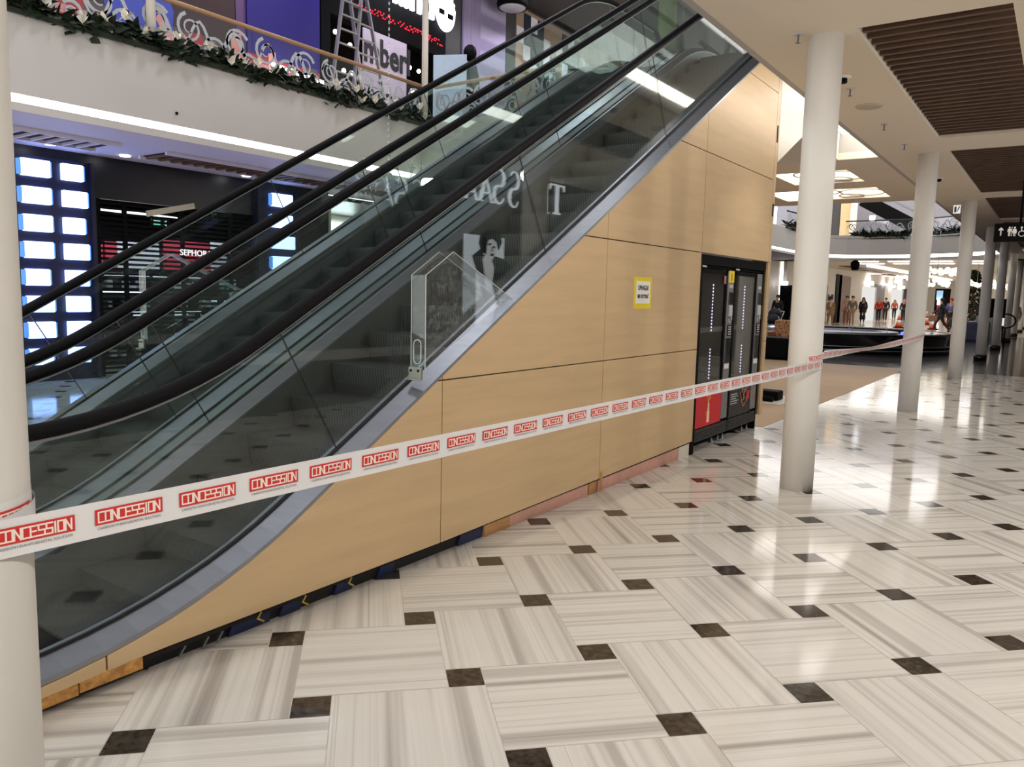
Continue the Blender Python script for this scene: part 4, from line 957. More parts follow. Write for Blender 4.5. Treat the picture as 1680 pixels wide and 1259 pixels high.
navy = pm('navy_tile', (24, 26, 48), .4); whit = pm('white_tile', (214, 212, 220), .4)
pat = ['.NWN..', 'WNNGW.', '.WNNWN', '..WNNW', '...GNW']
for r_, row in enumerate(pat):
    for c_, ch in enumerate(row*2):
        if ch == '.': continue
        m.cm = {'N': 1, 'W': 2, 'G': 3}[ch]; x = x0+.02+c_*.34; z = 9.3-r_*.42; m.box(x, x+.335, YS-.025, YS-.01, z-.415, z)
tag(m.build('mosaic_wall', [tanw, navy, whit, 'charcoal']), 'tan wall with dark blue and white square tiles, seen through the escalator glass', 'wall panel')
p = P(841, 4, 'y', 12.4); m = MB(); m.mat(0, True).lathe([(.05, .5), (.34, .45), (.42, .1), (.38, 0), (.36, .02)], p.x, 12.4, p.z-.15, 24); m.cm = 1; m.lathe([(.01, -.04), (.3, -.02), (.36, .02)], p.x, 12.4, p.z-.15, 24)
tag(m.build('pendant_lamp', ['black', 'light_grey']), 'large black pendant lamp at the top edge above the tiled wall', 'lamp')
# person-sized dark coat stand behind the board
m = MB(); p = P(774, 116, 'y', 12.5); m.mat(0, True).sph((p.x, 12.5, p.z-.7), (.25, .2, 1.0)); m.sph((p.x-.08, 12.5, p.z+.4), (.17, .17, .2)); m.lathe([(.2, ZU), (.05, ZU+.05), (.04, p.z-1.5)], p.x, 12.5, 0, 10); tag(m.build('dark_bundle', 'black'), 'dark bundle on a stand between the pale board and the lilac wall', 'bundle')
p, q = P(1082, -10, 'x', 16), P(1106, 78, 'x', 16); m = MB(); m.box(16, 16.05, q.y, p.y, q.z, p.z+.6); m.tube([(16.02, p.y+.05, p.z+.62), (16.02, q.y-.05, p.z+.62)], .03, 8)
tag(m.build('green_banner', pm('moss_green_cloth', (122, 138, 84), .7, var=.3, scale=2)), 'yellow-green banner hanging behind the top of the escalators', 'banner')
# crystal chandelier hanging in the void
ch = thing('crystal_chandelier', 'clear crystal chandelier hanging on a thin chain behind the escalators', 'chandelier', (8.2, 8.0, 3.0))
m = MB()
for k in range(70): m.mat(0, True).sph((8.2, 8.0, 3.55+k*.085), (.012, .012, .03), 6, 5)
m.build('chain', 'crystal', ch)
m = MB(); m.mat(0, True).lathe([(.01, 0), (.06, .03), (.03, .08), (.09, .16), (.04, .22), (.07, .3), (.03, .42), (.02, .6)], 8.2, 8.0, 2.95, 14); m.build('stem', 'crystal', ch)
for k in range(8):
    a = k*.785; m = MB(); d = (math.cos(a), math.sin(a))
    m.mat(0, True).tube([(8.2+d[0]*r, 8+d[1]*r, z) for r, z in ((.03, 3.2), (.15, 3.08), (.32, 3.05), (.44, 3.13), (.46, 3.22))], .014, 6)
    m.lathe([(.012, 0), (.05, .02), (.045, .03)], 8.2+d[0]*.46, 8+d[1]*.46, 3.22, 10); m.lathe([(.014, 0), (.014, .1), (.004, .13)], 8.2+d[0]*.46, 8+d[1]*.46, 3.25, 8)
    for q in range(3): m.sph((8.2+d[0]*(.25+.1*q), 8+d[1]*(.25+.1*q), 2.98-.02*q), (.012, .012, .035), 6, 5)
    m.build('arm', 'crystal', ch)
# ------------------------------------------------------------------ far end of the second void: curved fascia, strip, garland, railing
FP = [(39.2, 10.5), (40.6, 10.42), (41.6, 10.0), (42.2, 9.2), (42.45, 8.2), (42.45, 6.6), (42.2, 5.6), (41.8, 4.8), (41.2, 3.9), (40.4, 3.1), (39.4, 2.34)]
def wall_path(pts, z0, z1, t): 
    m = MB(); L = []
    for i, p in enumerate(pts):
        d = (Vector(pts[min(i+1, len(pts)-1)])-Vector(pts[max(i-1, 0)])).normalized(); n = Vector((-d.y, d.x))*t; L.append((Vector(p), Vector(p)+n))
    m.loft([[(a.x, a.y, z0) for a, b in L], [(b.x, b.y, z0) for a, b in L], [(b.x, b.y, z1) for a, b in L], [(a.x, a.y, z1) for a, b in L]]); return m
struct('wall_end_fascia', wall_path(FP, ZC+.22, ZU+.1, .08), 'dimmed_fascia_paint'); struct('trim_4', wall_path(FP, ZC+.08, ZC+.22, .06), 'led'); struct('wall_end_fascia', wall_path(FP, ZC-.02, ZC+.08, .03), 'dimmed_fascia_paint')
b = MB(); b.box(42.5, 96, -2.4, 16, ZC, ZC+.08); b.prism(FP+[(42.5, 2.34), (42.5, 10.5)][:0]+[(39.4, 2.3), (42.52, 2.3), (42.52, 10.6), (39.2, 10.6)], 'z', ZC, ZC+.02); struct('ceiling', b, 'white_paint')
b = MB(); b.prism(FP+[(39.4, 2.2), (56, 2.2), (56, 16), (39.2, 16)], 'z', ZU-.05, ZU); struct('floor', b, 'cream_floor')
garland((42.40, 9.0), (42.40, 6.4), 420, 'dark leafy garland on the far curved balcony, middle part behind the columns', 0, 1.15, 3)
garland((42.1, 5.4), (40.3, 3.0), 280, 'dark leafy garland on the far curved balcony, right part', 0, 1.15, 4)
garland((36.0, 10.44), (41.3, 10.1), 380, 'dark leafy garland on the far balcony, left part beside the wood cladding', 0, 1.15, 5)
def railing_far(p0, p1, n, label): return railing(p0, p1, n, label, 'scrollwork railings of the far balcony', 'charcoal')
railing_far((42.5, 9.4), (42.5, 6.0), 2, 'far balcony railing with white scrollwork, middle part between two columns')
railing_far((42.2, 5.5), (40.4, 3.0), 2, 'far balcony railing with white scrollwork, right part')
railing_far((36.5, 10.62), (41.3, 10.25), 2, 'far balcony railing with white scrollwork, left part beside the wood cladding')
# upper level behind it
b = MB(); b.box(56, 56.2, -2, 17, ZU, 9.5); struct('wall_upper_end', b, pm('grey_lilac_wall', (128, 126, 136), .6))
def pfx(px, py, x): p = P(px, py, 'x', x); return p
def slab(x, px0, py0, px1, py1, name, mat, label, cat, t=.12, group=None):
    a, c_ = pfx(px0, py0, x), pfx(px1, py1, x); m = MB(); m.box(x, x+t, min(a.y, c_.y), max(a.y, c_.y), min(a.z, c_.z), max(a.z, c_.z)); return tag(m.build(name, mat), label, cat, group)
slab(54, 1381, 325, 1396, 386, 'wall_pilaster', 'maple_edge', 'tan pilaster on the far upper level', 'pilaster')
slab(54.2, 1350, 326, 1380, 386, 'shop_window', 'charcoal', 'dark grey shop window on the far upper level, left of the tan pilaster', 'shop window')
slab(53.8, 1397, 326, 1403, 386, 'white_upright', 'white_paint', 'white upright panel right of the tan pilaster on the far upper level', 'panel')
slab(44.5, 1346, 340, 1362, 352, 'wall_lamp', 'lampwhite', 'bright white lamp on the far upper level beside the near column', 'lamp', .05)
slab(44.5, 1427, 354, 1435, 363, 'wall_lamp', 'lampwhite', 'small bright lamp behind the far balcony railing', 'lamp', .05)
e3 = thing('escalator', 'small distant dark escalator rising on the far upper level', 'escalator', (52, 8, ZU))
a, c_ = pfx(1416, 328, 50), pfx(1500, 372, 50); m = MB(); m.bar(a, c_, .3, .75, (0, 0, 1)); m.build('balustrade', 'black', e3)
a2, c2 = a+Vector((.0, 0, .8)), c_+Vector((0, 0, .8)); m = MB(); m.bar(a2, c2, .3, .10); m.build('handrail', 'steel_soft', e3)
# lights and ceiling details at the far end
for k, (x, y0, y1) in enumerate(((44.2, 3.0, 8.4), (47.0, 3.2, 8.6))):
    o = thing('ceiling_light_row', ['row of long white ceiling lights behind the far fascia, nearer row', 'row of long white ceiling lights behind the far fascia, farther row'][k], 'ceiling light', (x, y0, ZC), 'long ceiling lights at the far end')
    y = y0
    while y < y1: m = MB(); m.box(x, x+.35, y, y+1.2, ZC-.03, ZC-.002); m.build('diffuser', 'lampwhite', o); y += 1.7
m = MB(); m.bar((49, 9.3, ZC-.06), (80, 8.6, ZC-.06), .5, .08); tag(m.build('light_trough', 'skylight'), 'long white light trough running away along the distant ceiling', 'ceiling light')
for k, (x, y) in enumerate(((50, 10.6), (57, 10.9), (66, 11.0))):
    m = MB(); m.box(x, x+4.5, y, y+.7, ZC-.03, ZC-.002); tag(m.build('ceiling_vent', 'slat'), ['dark ceiling vent in the distant ceiling, nearest of three', 'dark ceiling vent in the distant ceiling, middle of three', 'dark ceiling vent in the distant ceiling, farthest of three'][k], 'vent', 'dark vents in the distant ceiling')
p = P(1403, 434, 'x', 43); o = thing('hanging_speaker', 'black loudspeaker hanging under the far ceiling', 'speaker', p)
m = MB(); m.mat(0, True).lathe([(.16, -.3), (.22, -.05), (.22, .1), (.1, .2), (.03, .22), (.03, .42)], p.x, p.y, p.z, 16); m.build('body', 'black', o)
# distant shop row on the left and the end wall
YW2 = 12.6
b = MB(); b.box(44, 95, YW2, YW2+.2, 0, ZC); struct('wall_left', b, 'white_paint')
b = MB(); b.box(94, 94.2, -2.4, 12.7, 0, ZC); struct('wall_end', b, 'white_paint')
def onw(px0, py0, px1, py1, name, mat, label, cat, group=None, d=.06):
    a, c_ = P(px0, py0, 'y', YW2-.02), P(px1, py1, 'y', YW2-.02); m = MB(); m.box(min(a.x, c_.x), max(a.x, c_.x), YW2-d, YW2-.002, max(.0, min(a.z, c_.z)), max(a.z, c_.z)); return tag(m.build(name, mat), label, cat, group)
brown = pm('brown_panel', (122, 82, 48), .5, var=.08); M['brownp'] = brown
onw(1377, 452, 1390, 533, 'brown_pilaster', 'brownp', 'tall brown panel on the distant cream wall', 'panel'); onw(1372.5, 450, 1375.5, 533, 'door_frame', 'black', 'thin black door frame left of the tall brown panel', 'frame')
onw(1346, 468, 1353, 534, 'shop_doorway', 'charcoal', 'dark doorway at the right edge of the near column, distant wall', 'doorway')
onw(1436, 466, 1447, 527, 'shop_doorway', 'grey', 'grey doorway in the distant white shop row, behind the red jacket', 'doorway'); onw(1480, 474, 1487, 524, 'shop_doorway', 'charcoal', 'dark doorway in the distant white shop row, beside the second free column', 'doorway')
for k, (a, c_, e, f_, lab) in enumerate(((1420, 461, 1428, 468, 'largest one'), (1446, 465, 1451, 468, 'second one'), (1458, 467, 1464, 472, 'third one'), (1474, 469, 1480, 474, 'farthest one'))):
    onw(a, c_, e, f_, 'shop_sign_light', 'lampwhite', 'small glowing white shop sign in the distant row, '+lab, 'sign', 'glowing signs of the distant shop row', .25)
t = text_mb('LuxM', .55, .02, .02); p = P(1363, 489, 'y', YW2-.05); moved(t, Matrix.Translation(p)); tag(t.build('shop_lettering', 'ink'), 'small black and white shop lettering on the distant wall', 'sign')
wl = em('glowing_wall_panel', (255, 252, 246), .75); M['wl'] = wl
onw(1415, 470, 1434, 526, 'shop_window', 'wl', 'bright white lit shop window in the distant row behind the woman in black', 'shop window'); onw(1463, 474, 1478, 523, 'shop_window', 'wl', 'bright white lit shop window in the distant row, farther along', 'shop window')
slab(84, 1535, 474, 1556, 521, 'shopfront', 'black', 'small dark framed shop front far away behind the walking man', 'shop front'); slab(83.8, 1537, 477, 1546, 492, 'shop_display', pm('blue_display', (150, 190, 224), .4, emit=(150, 190, 224), es=.6), 'pale blue display in the distant framed shop front', 'display'); slab(83.7, 1537, 500, 1544, 516, 'shop_display', 'red', 'red display in the distant framed shop front', 'display')
slab(83.6, 1538, 491, 1542, 500, 'shop_display', 'lampwhite', 'glowing white display over the red one in the distant shop front', 'display')
# panel left of the near column, bright sign
slab(44.8, 1265, 455, 1272, 540, 'brown_pilaster', 'brownp', 'brown wall panel at the edge of the wood cladding, far away', 'panel'); slab(44.6, 1266, 450, 1272, 457, 'star_lamp', 'lampwhite', 'bright star-shaped lamp at the edge of the wood cladding, far away', 'lamp', .05)
slab(43.5, 1280, 468, 1294, 545, 'shop_doorway', 'black', 'black doorway between the wood cladding and the near column, far away', 'doorway'); slab(43.4, 1281, 462, 1292, 468, 'shop_sign_light', 'lampwhite', 'glowing sign over the black doorway beside the near column', 'sign', .05)
# crystal-globe chandeliers in the far void
globe = em('glowing_globe', (255, 246, 226), 2.0); M['globe'] = globe
for k, (px, py, x, r, n, lab) in enumerate(((1538, 447, 38, .85, 22, 'large bright globe chandelier between the second and third free columns'), (1527, 464, 44, .75, 18, 'lower bright globe chandelier beside the second free column'), (1493, 459, 43, .6, 12, 'bright globe chandelier half behind the second free column'), (1603, 466, 46, .7, 16, 'bright globe chandelier between the fourth and fifth columns'), (1634, 470, 52, .8, 16, 'bright globe chandelier between the two columns with black feet'), (1655, 474, 56, .7, 14, 'farthest bright globe chandelier at the right'))):
    p = P(px, py, 'x', x); o = thing('globe_chandelier', lab, 'chandelier', p, 'globe chandeliers in the far void'); rn = random.Random(k)
    m = MB(); m.mat(0, True).tube([(p.x+r*math.cos(t*.3927), p.y+r*math.sin(t*.3927), p.z) for t in range(16)], .02, 6, True); m.tube([(p.x, p.y, p.z), (p.x, p.y, ZC+ (0 if x > 42.5 else 1.0))], .012, 6); m.bar((p.x-r, p.y, p.z), (p.x+r, p.y, p.z), .02, .02); m.build('ring', 'steel_soft', o)
    for j in range(n):
        a = j*6.283/n; m = MB(); m.mat(0, True).sph((p.x+r*math.cos(a), p.y+r*math.sin(a), p.z+rn.uniform(-.12, .14)), .12, 8, 6); m.build('globe', 'globe', o)
# ------------------------------------------------------------------ fountain
fo = thing('fountain', 'low black round fountain with thin metal rings and small blue-lit jets', 'fountain', (27.7, 6.3, 0))
m = MB(); m.mat(0, True).lathe([(3.75, 0), (3.75, .10), (3.62, .12), (3.62, .20), (3.5, .22), (3.5, .52), (3.45, .56), (3.1, .56), (3.05, .46), (.01, .44)], 27.7, 6.3, 0, 64); m.build('basin', 'black_gloss', fo)
for r, z in ((3.77, .105), (3.64, .205), (3.48, .565)):
    m = MB(); m.mat(0, True).tube([(27.7+r*math.cos(k*.0982), 6.3+r*math.sin(k*.0982), z) for k in range(64)], .018, 6, True); m.build('metal_ring', 'steel', fo)
m = MB(); m.mat(0, True).lathe([(3.04, .0), (3.04, .004), (.01, .006)], 27.7, 6.3, .485, 64); m.build('water', pm('dark_water', (40, 44, 52), .06, var=.2, scale=4, bump=.2), fo)
m = MB(); m.mat(0, True).lathe([(2.0, .44), (2.0, .55), (1.7, .56), (1.65, .5), (.01, .5)], 27.7, 6.3, 0, 48); m.build('inner_ring', 'steel_soft', fo)
jb = em('blue_jet_light', (70, 80, 255), 5); M['jb'] = jb; jet = glass('jet_water', (.92, .94, .97), .2); M['jet'] = jet
for k in range(14):
    a = k*.449; c = (27.7+2.5*math.cos(a), 6.3+2.5*math.sin(a)); m = MB(); m.mat(0, True).tube([(c[0]-.12*math.cos(a)*t, c[1]-.12*math.sin(a)*t, .48+.55*t-.14*t*t) for t in (0, .3, .6, .9, 1.2)], [.02, .018, .015, .012, .006], 6); m.build('jet', 'jet', fo)
for k in range(7): a = k*.9; m = MB(); m.mat(0, True).sph((27.7+2.5*math.cos(a), 6.3+2.5*math.sin(a), .50), (.10, .10, .03), 8, 5); m.build('jet_light', 'jb', fo)
# ------------------------------------------------------------------ people far away
SK = pm('skin', (206, 160, 134), .55, var=.05); M['skin'] = SK
def skinmesh(name, pts, edges, rad, mat, par, sub=1, root=0):
    me = bpy.data.meshes.new(name); me.from_pydata([tuple(p) for p in pts], edges, []); me.materials.append(M[mat] if isinstance(mat, str) else mat)
    o = put(name, me, par); md = o.modifiers.new('skin', 'SKIN'); md.use_smooth_shade = True
    for i, v in enumerate(me.skin_vertices[0].data): v.radius = (rad[i], rad[i]); v.use_root = (i == root)
    s = o.modifiers.new('sub', 'SUBSURF'); s.levels = sub; s.render_levels = sub; return o
def person(px, py, h, yaw, label, top, bottom, hair='ink', long_hair=False, coat=0., stride=.25, sit=False, bag=None, x=None, shoes='black', arm=0.1):
    """standing or walking figure whose feet are at photograph point px, py on the floor"""
    g0 = P(px, py, 'z', 0) if x is None else x; s = h/1.75
    o = thing('person', label, 'person', (g0.x, g0.y, 0), 'people far away in the mall')
    c_, s_ = math.cos(yaw), math.sin(yaw)
    def T(f, l, z): return Vector((g0.x+(f*c_-l*s_)*s, g0.y+(f*s_+l*c_)*s, z*s))   # forward, left, up
    V = {}; pts = []; rad = []; ed = []
    def add(n, p, r, to=None):
        V[n] = len(pts); pts.append(p); rad.append(r*s)
        if to: ed.append((V[to], V[n]))
    add('pel', T(0, 0, .95), .125); add('waist', T(0, 0, 1.12), .115, 'pel'); add('chest', T(0, 0, 1.33), .135, 'waist'); add('neck', T(.01, 0, 1.49), .055, 'chest'); add('jaw', T(.03, 0, 1.56), .065, 'neck'); add('head', T(.015, 0, 1.65), .085, 'jaw'); add('crown', T(.0, 0, 1.71), .06, 'head'); add('nose', T(.105, 0, 1.61), .012, 'head')
    for sd, k in ((1, 'l'), (-1, 'r')):
        st = stride*sd
        add(k+'hip', T(0, .09*sd, .90), .09, 'pel'); add(k+'kn', T(st*.35+.03, .10*sd, .50), .062, k+'hip'); add(k+'an', T(st*.9 if st < 0 else st*.55, .10*sd, .09 if st < 0 else .08), .04, k+'kn'); add(k+'toe', T((st*.9 if st < 0 else st*.55)+.14, .11*sd, .03), .03, k+'an')
        add(k+'sh', T(0, .18*sd, 1.42), .062, 'chest'); add(k+'el', T(-st*.25-.03, .24*sd, 1.14), .045, k+'sh'); add(k+'wr', T(-st*.5+arm, .23*sd, .92), .03, k+'el'); add(k+'pa', T(-st*.55+arm+.02, .23*sd, .85), .026, k+'wr')
        for q in range(4): add(k+'f%d' % q, T(-st*.55+arm+.035+.012*q-.015, (.245-.008*q)*sd, .765+.008*abs(q-1)), .0075, k+'pa')
        add(k+'th', T(-st*.55+arm+.06, .205*sd, .83), .009, k+'pa')
    skinmesh('body', pts, ed, rad, 'skin', o)
    def sub(name, names, grow, mat, extra=()):
        idx = {n: i for i, n in enumerate(names)}; p2 = [pts[V[n]] for n in names]; r2 = [rad[V[n]]+grow*s for n in names]
        e2 = [(idx[a], idx[b]) for a, b in ((names_of(e[0]), names_of(e[1])) for e in ed) if a in idx and b in idx]
        return skinmesh(name, p2, e2, r2, mat, o)
    inv = {v: k for k, v in V.items()}
    def names_of(i): return inv[i]
    sub('jacket', ['pel', 'waist', 'chest', 'lsh', 'lel', 'lwr', 'rsh', 'rel', 'rwr'] if not coat else ['pel', 'waist', 'chest', 'lsh', 'lel', 'lwr', 'rsh', 'rel', 'rwr'], .022, top)
    sub('trousers', ['pel', 'lhip', 'lkn', 'lan', 'rhip', 'rkn', 'ran'], .016, bottom)
    if coat:
        m = MB(); m.mat(0, True); rings = []
        for z, rx, ry in ((1.2, .16, .20), (1.0, .17, .21), (.8, .19, .22), (coat, .20, .24)): rings.append([T(rx*math.cos(t*.524), ry*math.sin(t*.524), z) for t in range(13)])
        m.loft(rings, closed=False); m.build('coat_skirt', top, o)
    for sd, k in ((1, 'l'), (-1, 'r')):
        a, t = pts[V[k+'an']], pts[V[k+'toe']]; skinmesh('shoe', [a-Vector((0, 0, .02*s)), a+(t-a)*.5-Vector((0, 0, .01*s)), t], [(0, 1), (1, 2)], [.05*s, .045*s, .04*s], shoes, o)
    m = MB(); m.mat(0, True); hc = T(-.015, 0, 1.68); m.sph(hc, (.105*s, .105*s, .10*s), 12, 8)
    if long_hair: m.sph(T(-.06, 0, 1.52), (.11*s, .14*s, .18*s), 12, 8)
    m.build('hair', hair, o)
    return o
def col(name, rgb): M[name] = pm(name, rgb, .7, var=.08); return name
khaki = col('khaki_cloth', (136, 104, 72)); pinkc = col('dusty_pink_cloth', (196, 160, 150)); greyc = col('grey_cloth', (110, 100, 92)); redc = col('red_cloth', (214, 44, 36)); blackc = col('black_cloth', (28, 26, 28)); brownc = col('brown_cloth', (140, 104, 84)); orangec = col('coral_cloth', (226, 104, 76)); bluec = col('blue_cloth', (96, 104, 168)); blond = col('blond_hair', (196, 160, 110)); tanc = col('tan_trousers', (160, 132, 108)); whitec = col('white_cloth', (222, 214, 206))
FAC = math.pi
person(1361, 534, 1.66, FAC+.5, 'person in a khaki coat walking, leftmost beside the near column', khaki, khaki, 'ink', coat=.62)
person(1387, 533, 1.80, FAC+.2, 'person in a dusty pink top and brown trousers, close to a person in grey', pinkc, brownc, 'ink', stride=.1, arm=.2)
person(1396, 534, 1.80, FAC, 'person in a grey hooded jacket and tan trousers, right of the pink top', greyc, tanc, 'ink', stride=.15)
person(1414, 530, 1.74, FAC+.1, 'person in a long black coat with dark long hair and a black handbag', blackc, blackc, 'ink', True, .72, .12)
p = P(1419, 520, 'x', 57.6); m = MB(); m.bbox(p.x-.08, p.x+.08, p.y-.02, p.y+.34, p.z-.2, p.z+.1, .04); m.mat(0, True).tube([(p.x, p.y+.04, p.z+.1), (p.x, p.y+.1, p.z+.3), (p.x, p.y+.22, p.z+.3), (p.x, p.y+.28, p.z+.1)], .02, 6); tag(m.build('handbag', blackc), 'black handbag carried by the person in the long black coat', 'handbag')
person(1440, 528, 1.72, FAC, 'person in a red jacket with blond hair and black trousers', redc, blackc, blond, True, 0, .2)
person(1451, 527, 1.78, FAC, 'person all in black walking right beside the red jacket', blackc, blackc, 'ink', stride=.22)
person(1466, 524, 1.66, FAC, 'person in a coral red jacket and black trousers, right of the pair', orangec, blackc, blond, True, 0, .15)
person(1481, 528, 1.70, FAC, 'person in dark clothes half hidden by the second free column', blackc, blackc, pinkc, True, 0, .15)
person(1541, 546, 1.76, FAC-1.3, 'person in a black coat striding left with a brown bag, near the fountain', blackc, blackc, 'ink', False, .75, .55, x=P(1541, 545, 'z', 0))
p = P(1535, 520, 'x', 46.2); m = MB(); m.bbox(p.x-.1, p.x+.1, p.y-.1, p.y+.32, p.z-.25, p.z+.08, .05); m.mat(0, True).tube([(p.x, p.y, p.z+.06), (p.x, p.y+.08, p.z+.22), (p.x, p.y+.18, p.z+.06)], .02, 6); tag(m.build('shoulder_bag', brownc), 'brown bag carried by the person striding left', 'bag')
person(1557, 541, 1.78, FAC-.4, 'person in a blue shirt and black trousers at the edge of the third free column', bluec, blackc, redc, stride=.1)
person(1593, 527, 1.75, FAC, 'dark silhouette of a person in front of the Christmas tree', blackc, blackc, 'ink', stride=.1); person(1603, 525, 1.75, FAC, 'dark silhouette of a person in a maroon coat, right of the tree', col('maroon_cloth', (64, 22, 26)), blackc, 'ink', stride=.1, coat=.7)
person(1661, 553, 1.7, FAC, 'person in a pale top and black shorts half hidden at the far right columns', whitec, blackc, 'ink', stride=.2)
person(1273, 541, 1.72, FAC, 'person in dark clothes with a pale scarf beside a stroller, left of the near column', blackc, blackc, 'ink', stride=.05)
# cones, stroller, seats, tree, distant furniture
def cone(px, py, label, x=None):
    g0 = P(px, py, 'z', 0); o = thing('traffic_cone', label, 'traffic cone', g0, 'orange traffic cones near the fountain'); m = MB(); m.bbox(g0.x-.26, g0.x+.26, g0.y-.26, g0.y+.26, 0, .05, .02); m.build('base', 'black', o)
    m = MB(); m.mat(0, True); pr = [(.2, .05), (.15, .28), (.11, .46), (.07, .66), (.03, .9), (.01, .92)]
    for i in range(len(pr)-1): m.cm = i % 2; m.lathe([pr[i], pr[i+1]], g0.x, g0.y, 0, 16)
    m.build('cone_body', [pm('orange_plastic', (226, 84, 40), .5), 'white'], o)
cone(1474, 538, 'orange traffic cone at the left side of the second free column'); cone(1530, 541, 'orange traffic cone behind the legs of the striding person'); cone(1519, 533, 'orange traffic cone at the right side of the second free column'); cone(1554, 534, 'orange traffic cone at the left side of the third free column')
ct = thing('christmas_tree', 'dark green Christmas tree standing behind the fourth column', 'tree', (48, 3.9, 0)); g0 = P(1592, 527, 'x', 50); m = MB(); rn = random.Random(8); x0, y0 = 50, g0.y
for k in range(900):
    z = rn.random()**1.3*2.9+.5; r = (3.5-z)*.36*rn.random()**.4; a = rn.uniform(0, 6.28); leaf(m, x0+r*math.cos(a), y0+r*math.sin(a), z, .3, .06, a, -.4, rn.uniform(-1, 1))
m.build('branches', 'leaf', ct, kind='stuff'); m = MB(); m.mat(0, True).lathe([(.12, 0), (.1, 1), (.03, 3.3)], x0, y0, 0, 10); m.build('trunk', 'brownp', ct)
g0 = P(1268, 560, 'z', 0); st = thing('stroller', 'dark baby stroller with a thin white frame beside the near column', 'stroller', (30, 8.6, 0)); x0, y0 = 31.0, P(1268, 540, 'x', 31).y
m = MB(); m.mat(0, True)
for dy in (-.25, .25):
    m.tube([(x0-.5, y0+dy, .12), (x0-.1, y0+dy, .5), (x0+.5, y0+dy, 1.05)], .014, 6); m.tube([(x0+.45, y0+dy, .12), (x0, y0+dy, .6), (x0-.2, y0+dy, .85)], .014, 6)
m.tube([(x0+.5, y0-.25, 1.05), (x0+.56, y0, 1.08), (x0+.5, y0+.25, 1.05)], .016, 6); m.build('frame', 'white', st)
m = MB(); m.mat(0, True).sph((x0, y0, .72), (.42, .26, .26)); m.sph((x0+.15, y0, .95), (.28, .26, .22)); m.build('seat_hood', blackc, st)
for dx in (-.5, .45):
    for dy in (-.27, .27): m = MB(); m.mat(0, True).tube([(x0+dx+.11*math.cos(t*.524), y0+dy, .12+.11*math.sin(t*.524)) for t in range(12)], .022, 6, True); m.build('wheel', 'rubber', st)
lp = newmat('leopard_cloth'); nt2 = lp[1]; bb = N(nt2, 'ShaderNodeBsdfPrincipled'); vv = N(nt2, 'ShaderNodeTexVoronoi'); vv.inputs['Scale'].default_value = 11; rr_ = N(nt2, 'ShaderNodeValToRGB'); rr_.color_ramp.elements[0].color = lin((46, 30, 22))+(1,); rr_.color_ramp.elements[1].color = lin((190, 140, 90))+(1,); rr_.color_ramp.elements[0].position = .25; rr_.color_ramp.elements[1].position = .4
nt2.links.new(vv.outputs['Distance'], rr_.inputs[0]); nt2.links.new(rr_.outputs[0], bb.inputs['Base Color']); nt2.links.new(bb.outputs[0], lp[2].inputs[0])
p = P(1284, 575, 'x', 22.5); ac = thing('armchair', 'spotted brown armchair behind the near column', 'armchair', (22.5, p.y, 0)); m = MB(); m.bbox(22.2, 22.9, p.y-.35, p.y+.35, .12, .45, .08); m.build('seat', lp[0], ac); m = MB(); m.bbox(22.8, 23.05, p.y-.38, p.y+.38, .12, .95, .08); m.build('backrest', lp[0], ac)
for a in (-1, 1): m = MB(); m.bbox(22.2, 22.9, p.y+a*.42-.08, p.y+a*.42+.08, .12, .62, .05); m.build('armrest', lp[0], ac)
for dx in (.1, .75):
    for a in (-.3, .3): m = MB(); m.box(22.2+dx-.03, 22.2+dx+.03, p.y+a-.03, p.y+a+.03, .0, .12); m.build('leg', 'black', ac)
p = P(1265, 555, 'x', 20.5); m = MB(); m.bbox(20.3, 21.2, p.y-.5, p.y+.9, .002, .55, .06); tag(m.build('dark_bench', 'black'), 'low black bench beside the wood cladding on the far side', 'bench')
# things lying on the floor behind the cladding
p = P(1262, 655, 'z', .006); m = MB(); m.box(p.x-.55, p.x+.5, p.y-.35, p.y+.6, .005, .016); tag(m.build('white_sheet', 'white'), 'white sheet lying on the beige floor behind the cladding', 'sheet')
m = MB(); m.bbox(p.x-.25, p.x+.05, p.y-.2, p.y+.35, .017, .16, .03); tag(m.build('tool_case', 'black'), 'small black case on the white sheet behind the cladding', 'case')
m = MB(); m.mat(0, True).tube([(p.x-.42, p.y-.18, .06), (p.x-.38, p.y+.1, .07), (p.x-.42, p.y+.3, .06)], [.04, .045, .03], 10); tag(m.build('tool_roll', 'black'), 'small black roll in front of the black case on the white sheet', 'tool')
# furniture on the dark floor at the right
p = P(1595, 560, 'z', 0); bl = pm('blue_grey_cloth', (92, 98, 128), .6, var=.3, scale=3); m = MB(); m.bbox(p.x-.2, p.x+1.4, p.y-.5, p.y+.35, .0, .8, .1); tag(m.build('covered_counter', bl), 'counter covered in blue-grey cloth between the third and fourth columns', 'counter')
p = P(1620, 558, 'z', 0); o = thing('patterned_counter', 'pale counter with dark round pattern between the fourth column and the bluish one', 'counter', (p.x, p.y, 0)); m = MB(); m.bbox(p.x, p.x+.8, p.y-.3, p.y+.5, .0, 1.0, .02); m.build('body', 'light_grey', o)
for k in range(6):
    cz = .2+.16*k; m = MB(); m.mat(0, True).tube([(p.x-.004, p.y+.1+.09*math.cos(t*.524), cz+.07*math.sin(t*.524)) for t in range(12)], .012, 5, True); m.build('round_print', 'black', o)
p = P(1630, 505, 'x', 36); m = MB(); m.box(36, 36.3, p.y-.4, p.y+.35, 1.0, 1.75); m.box(36.1, 36.2, p.y-.05, p.y+.0, 0, 1.0); tag(m.build('black_board', 'black'), 'black display board on a post behind the column with bluish sheen', 'board')
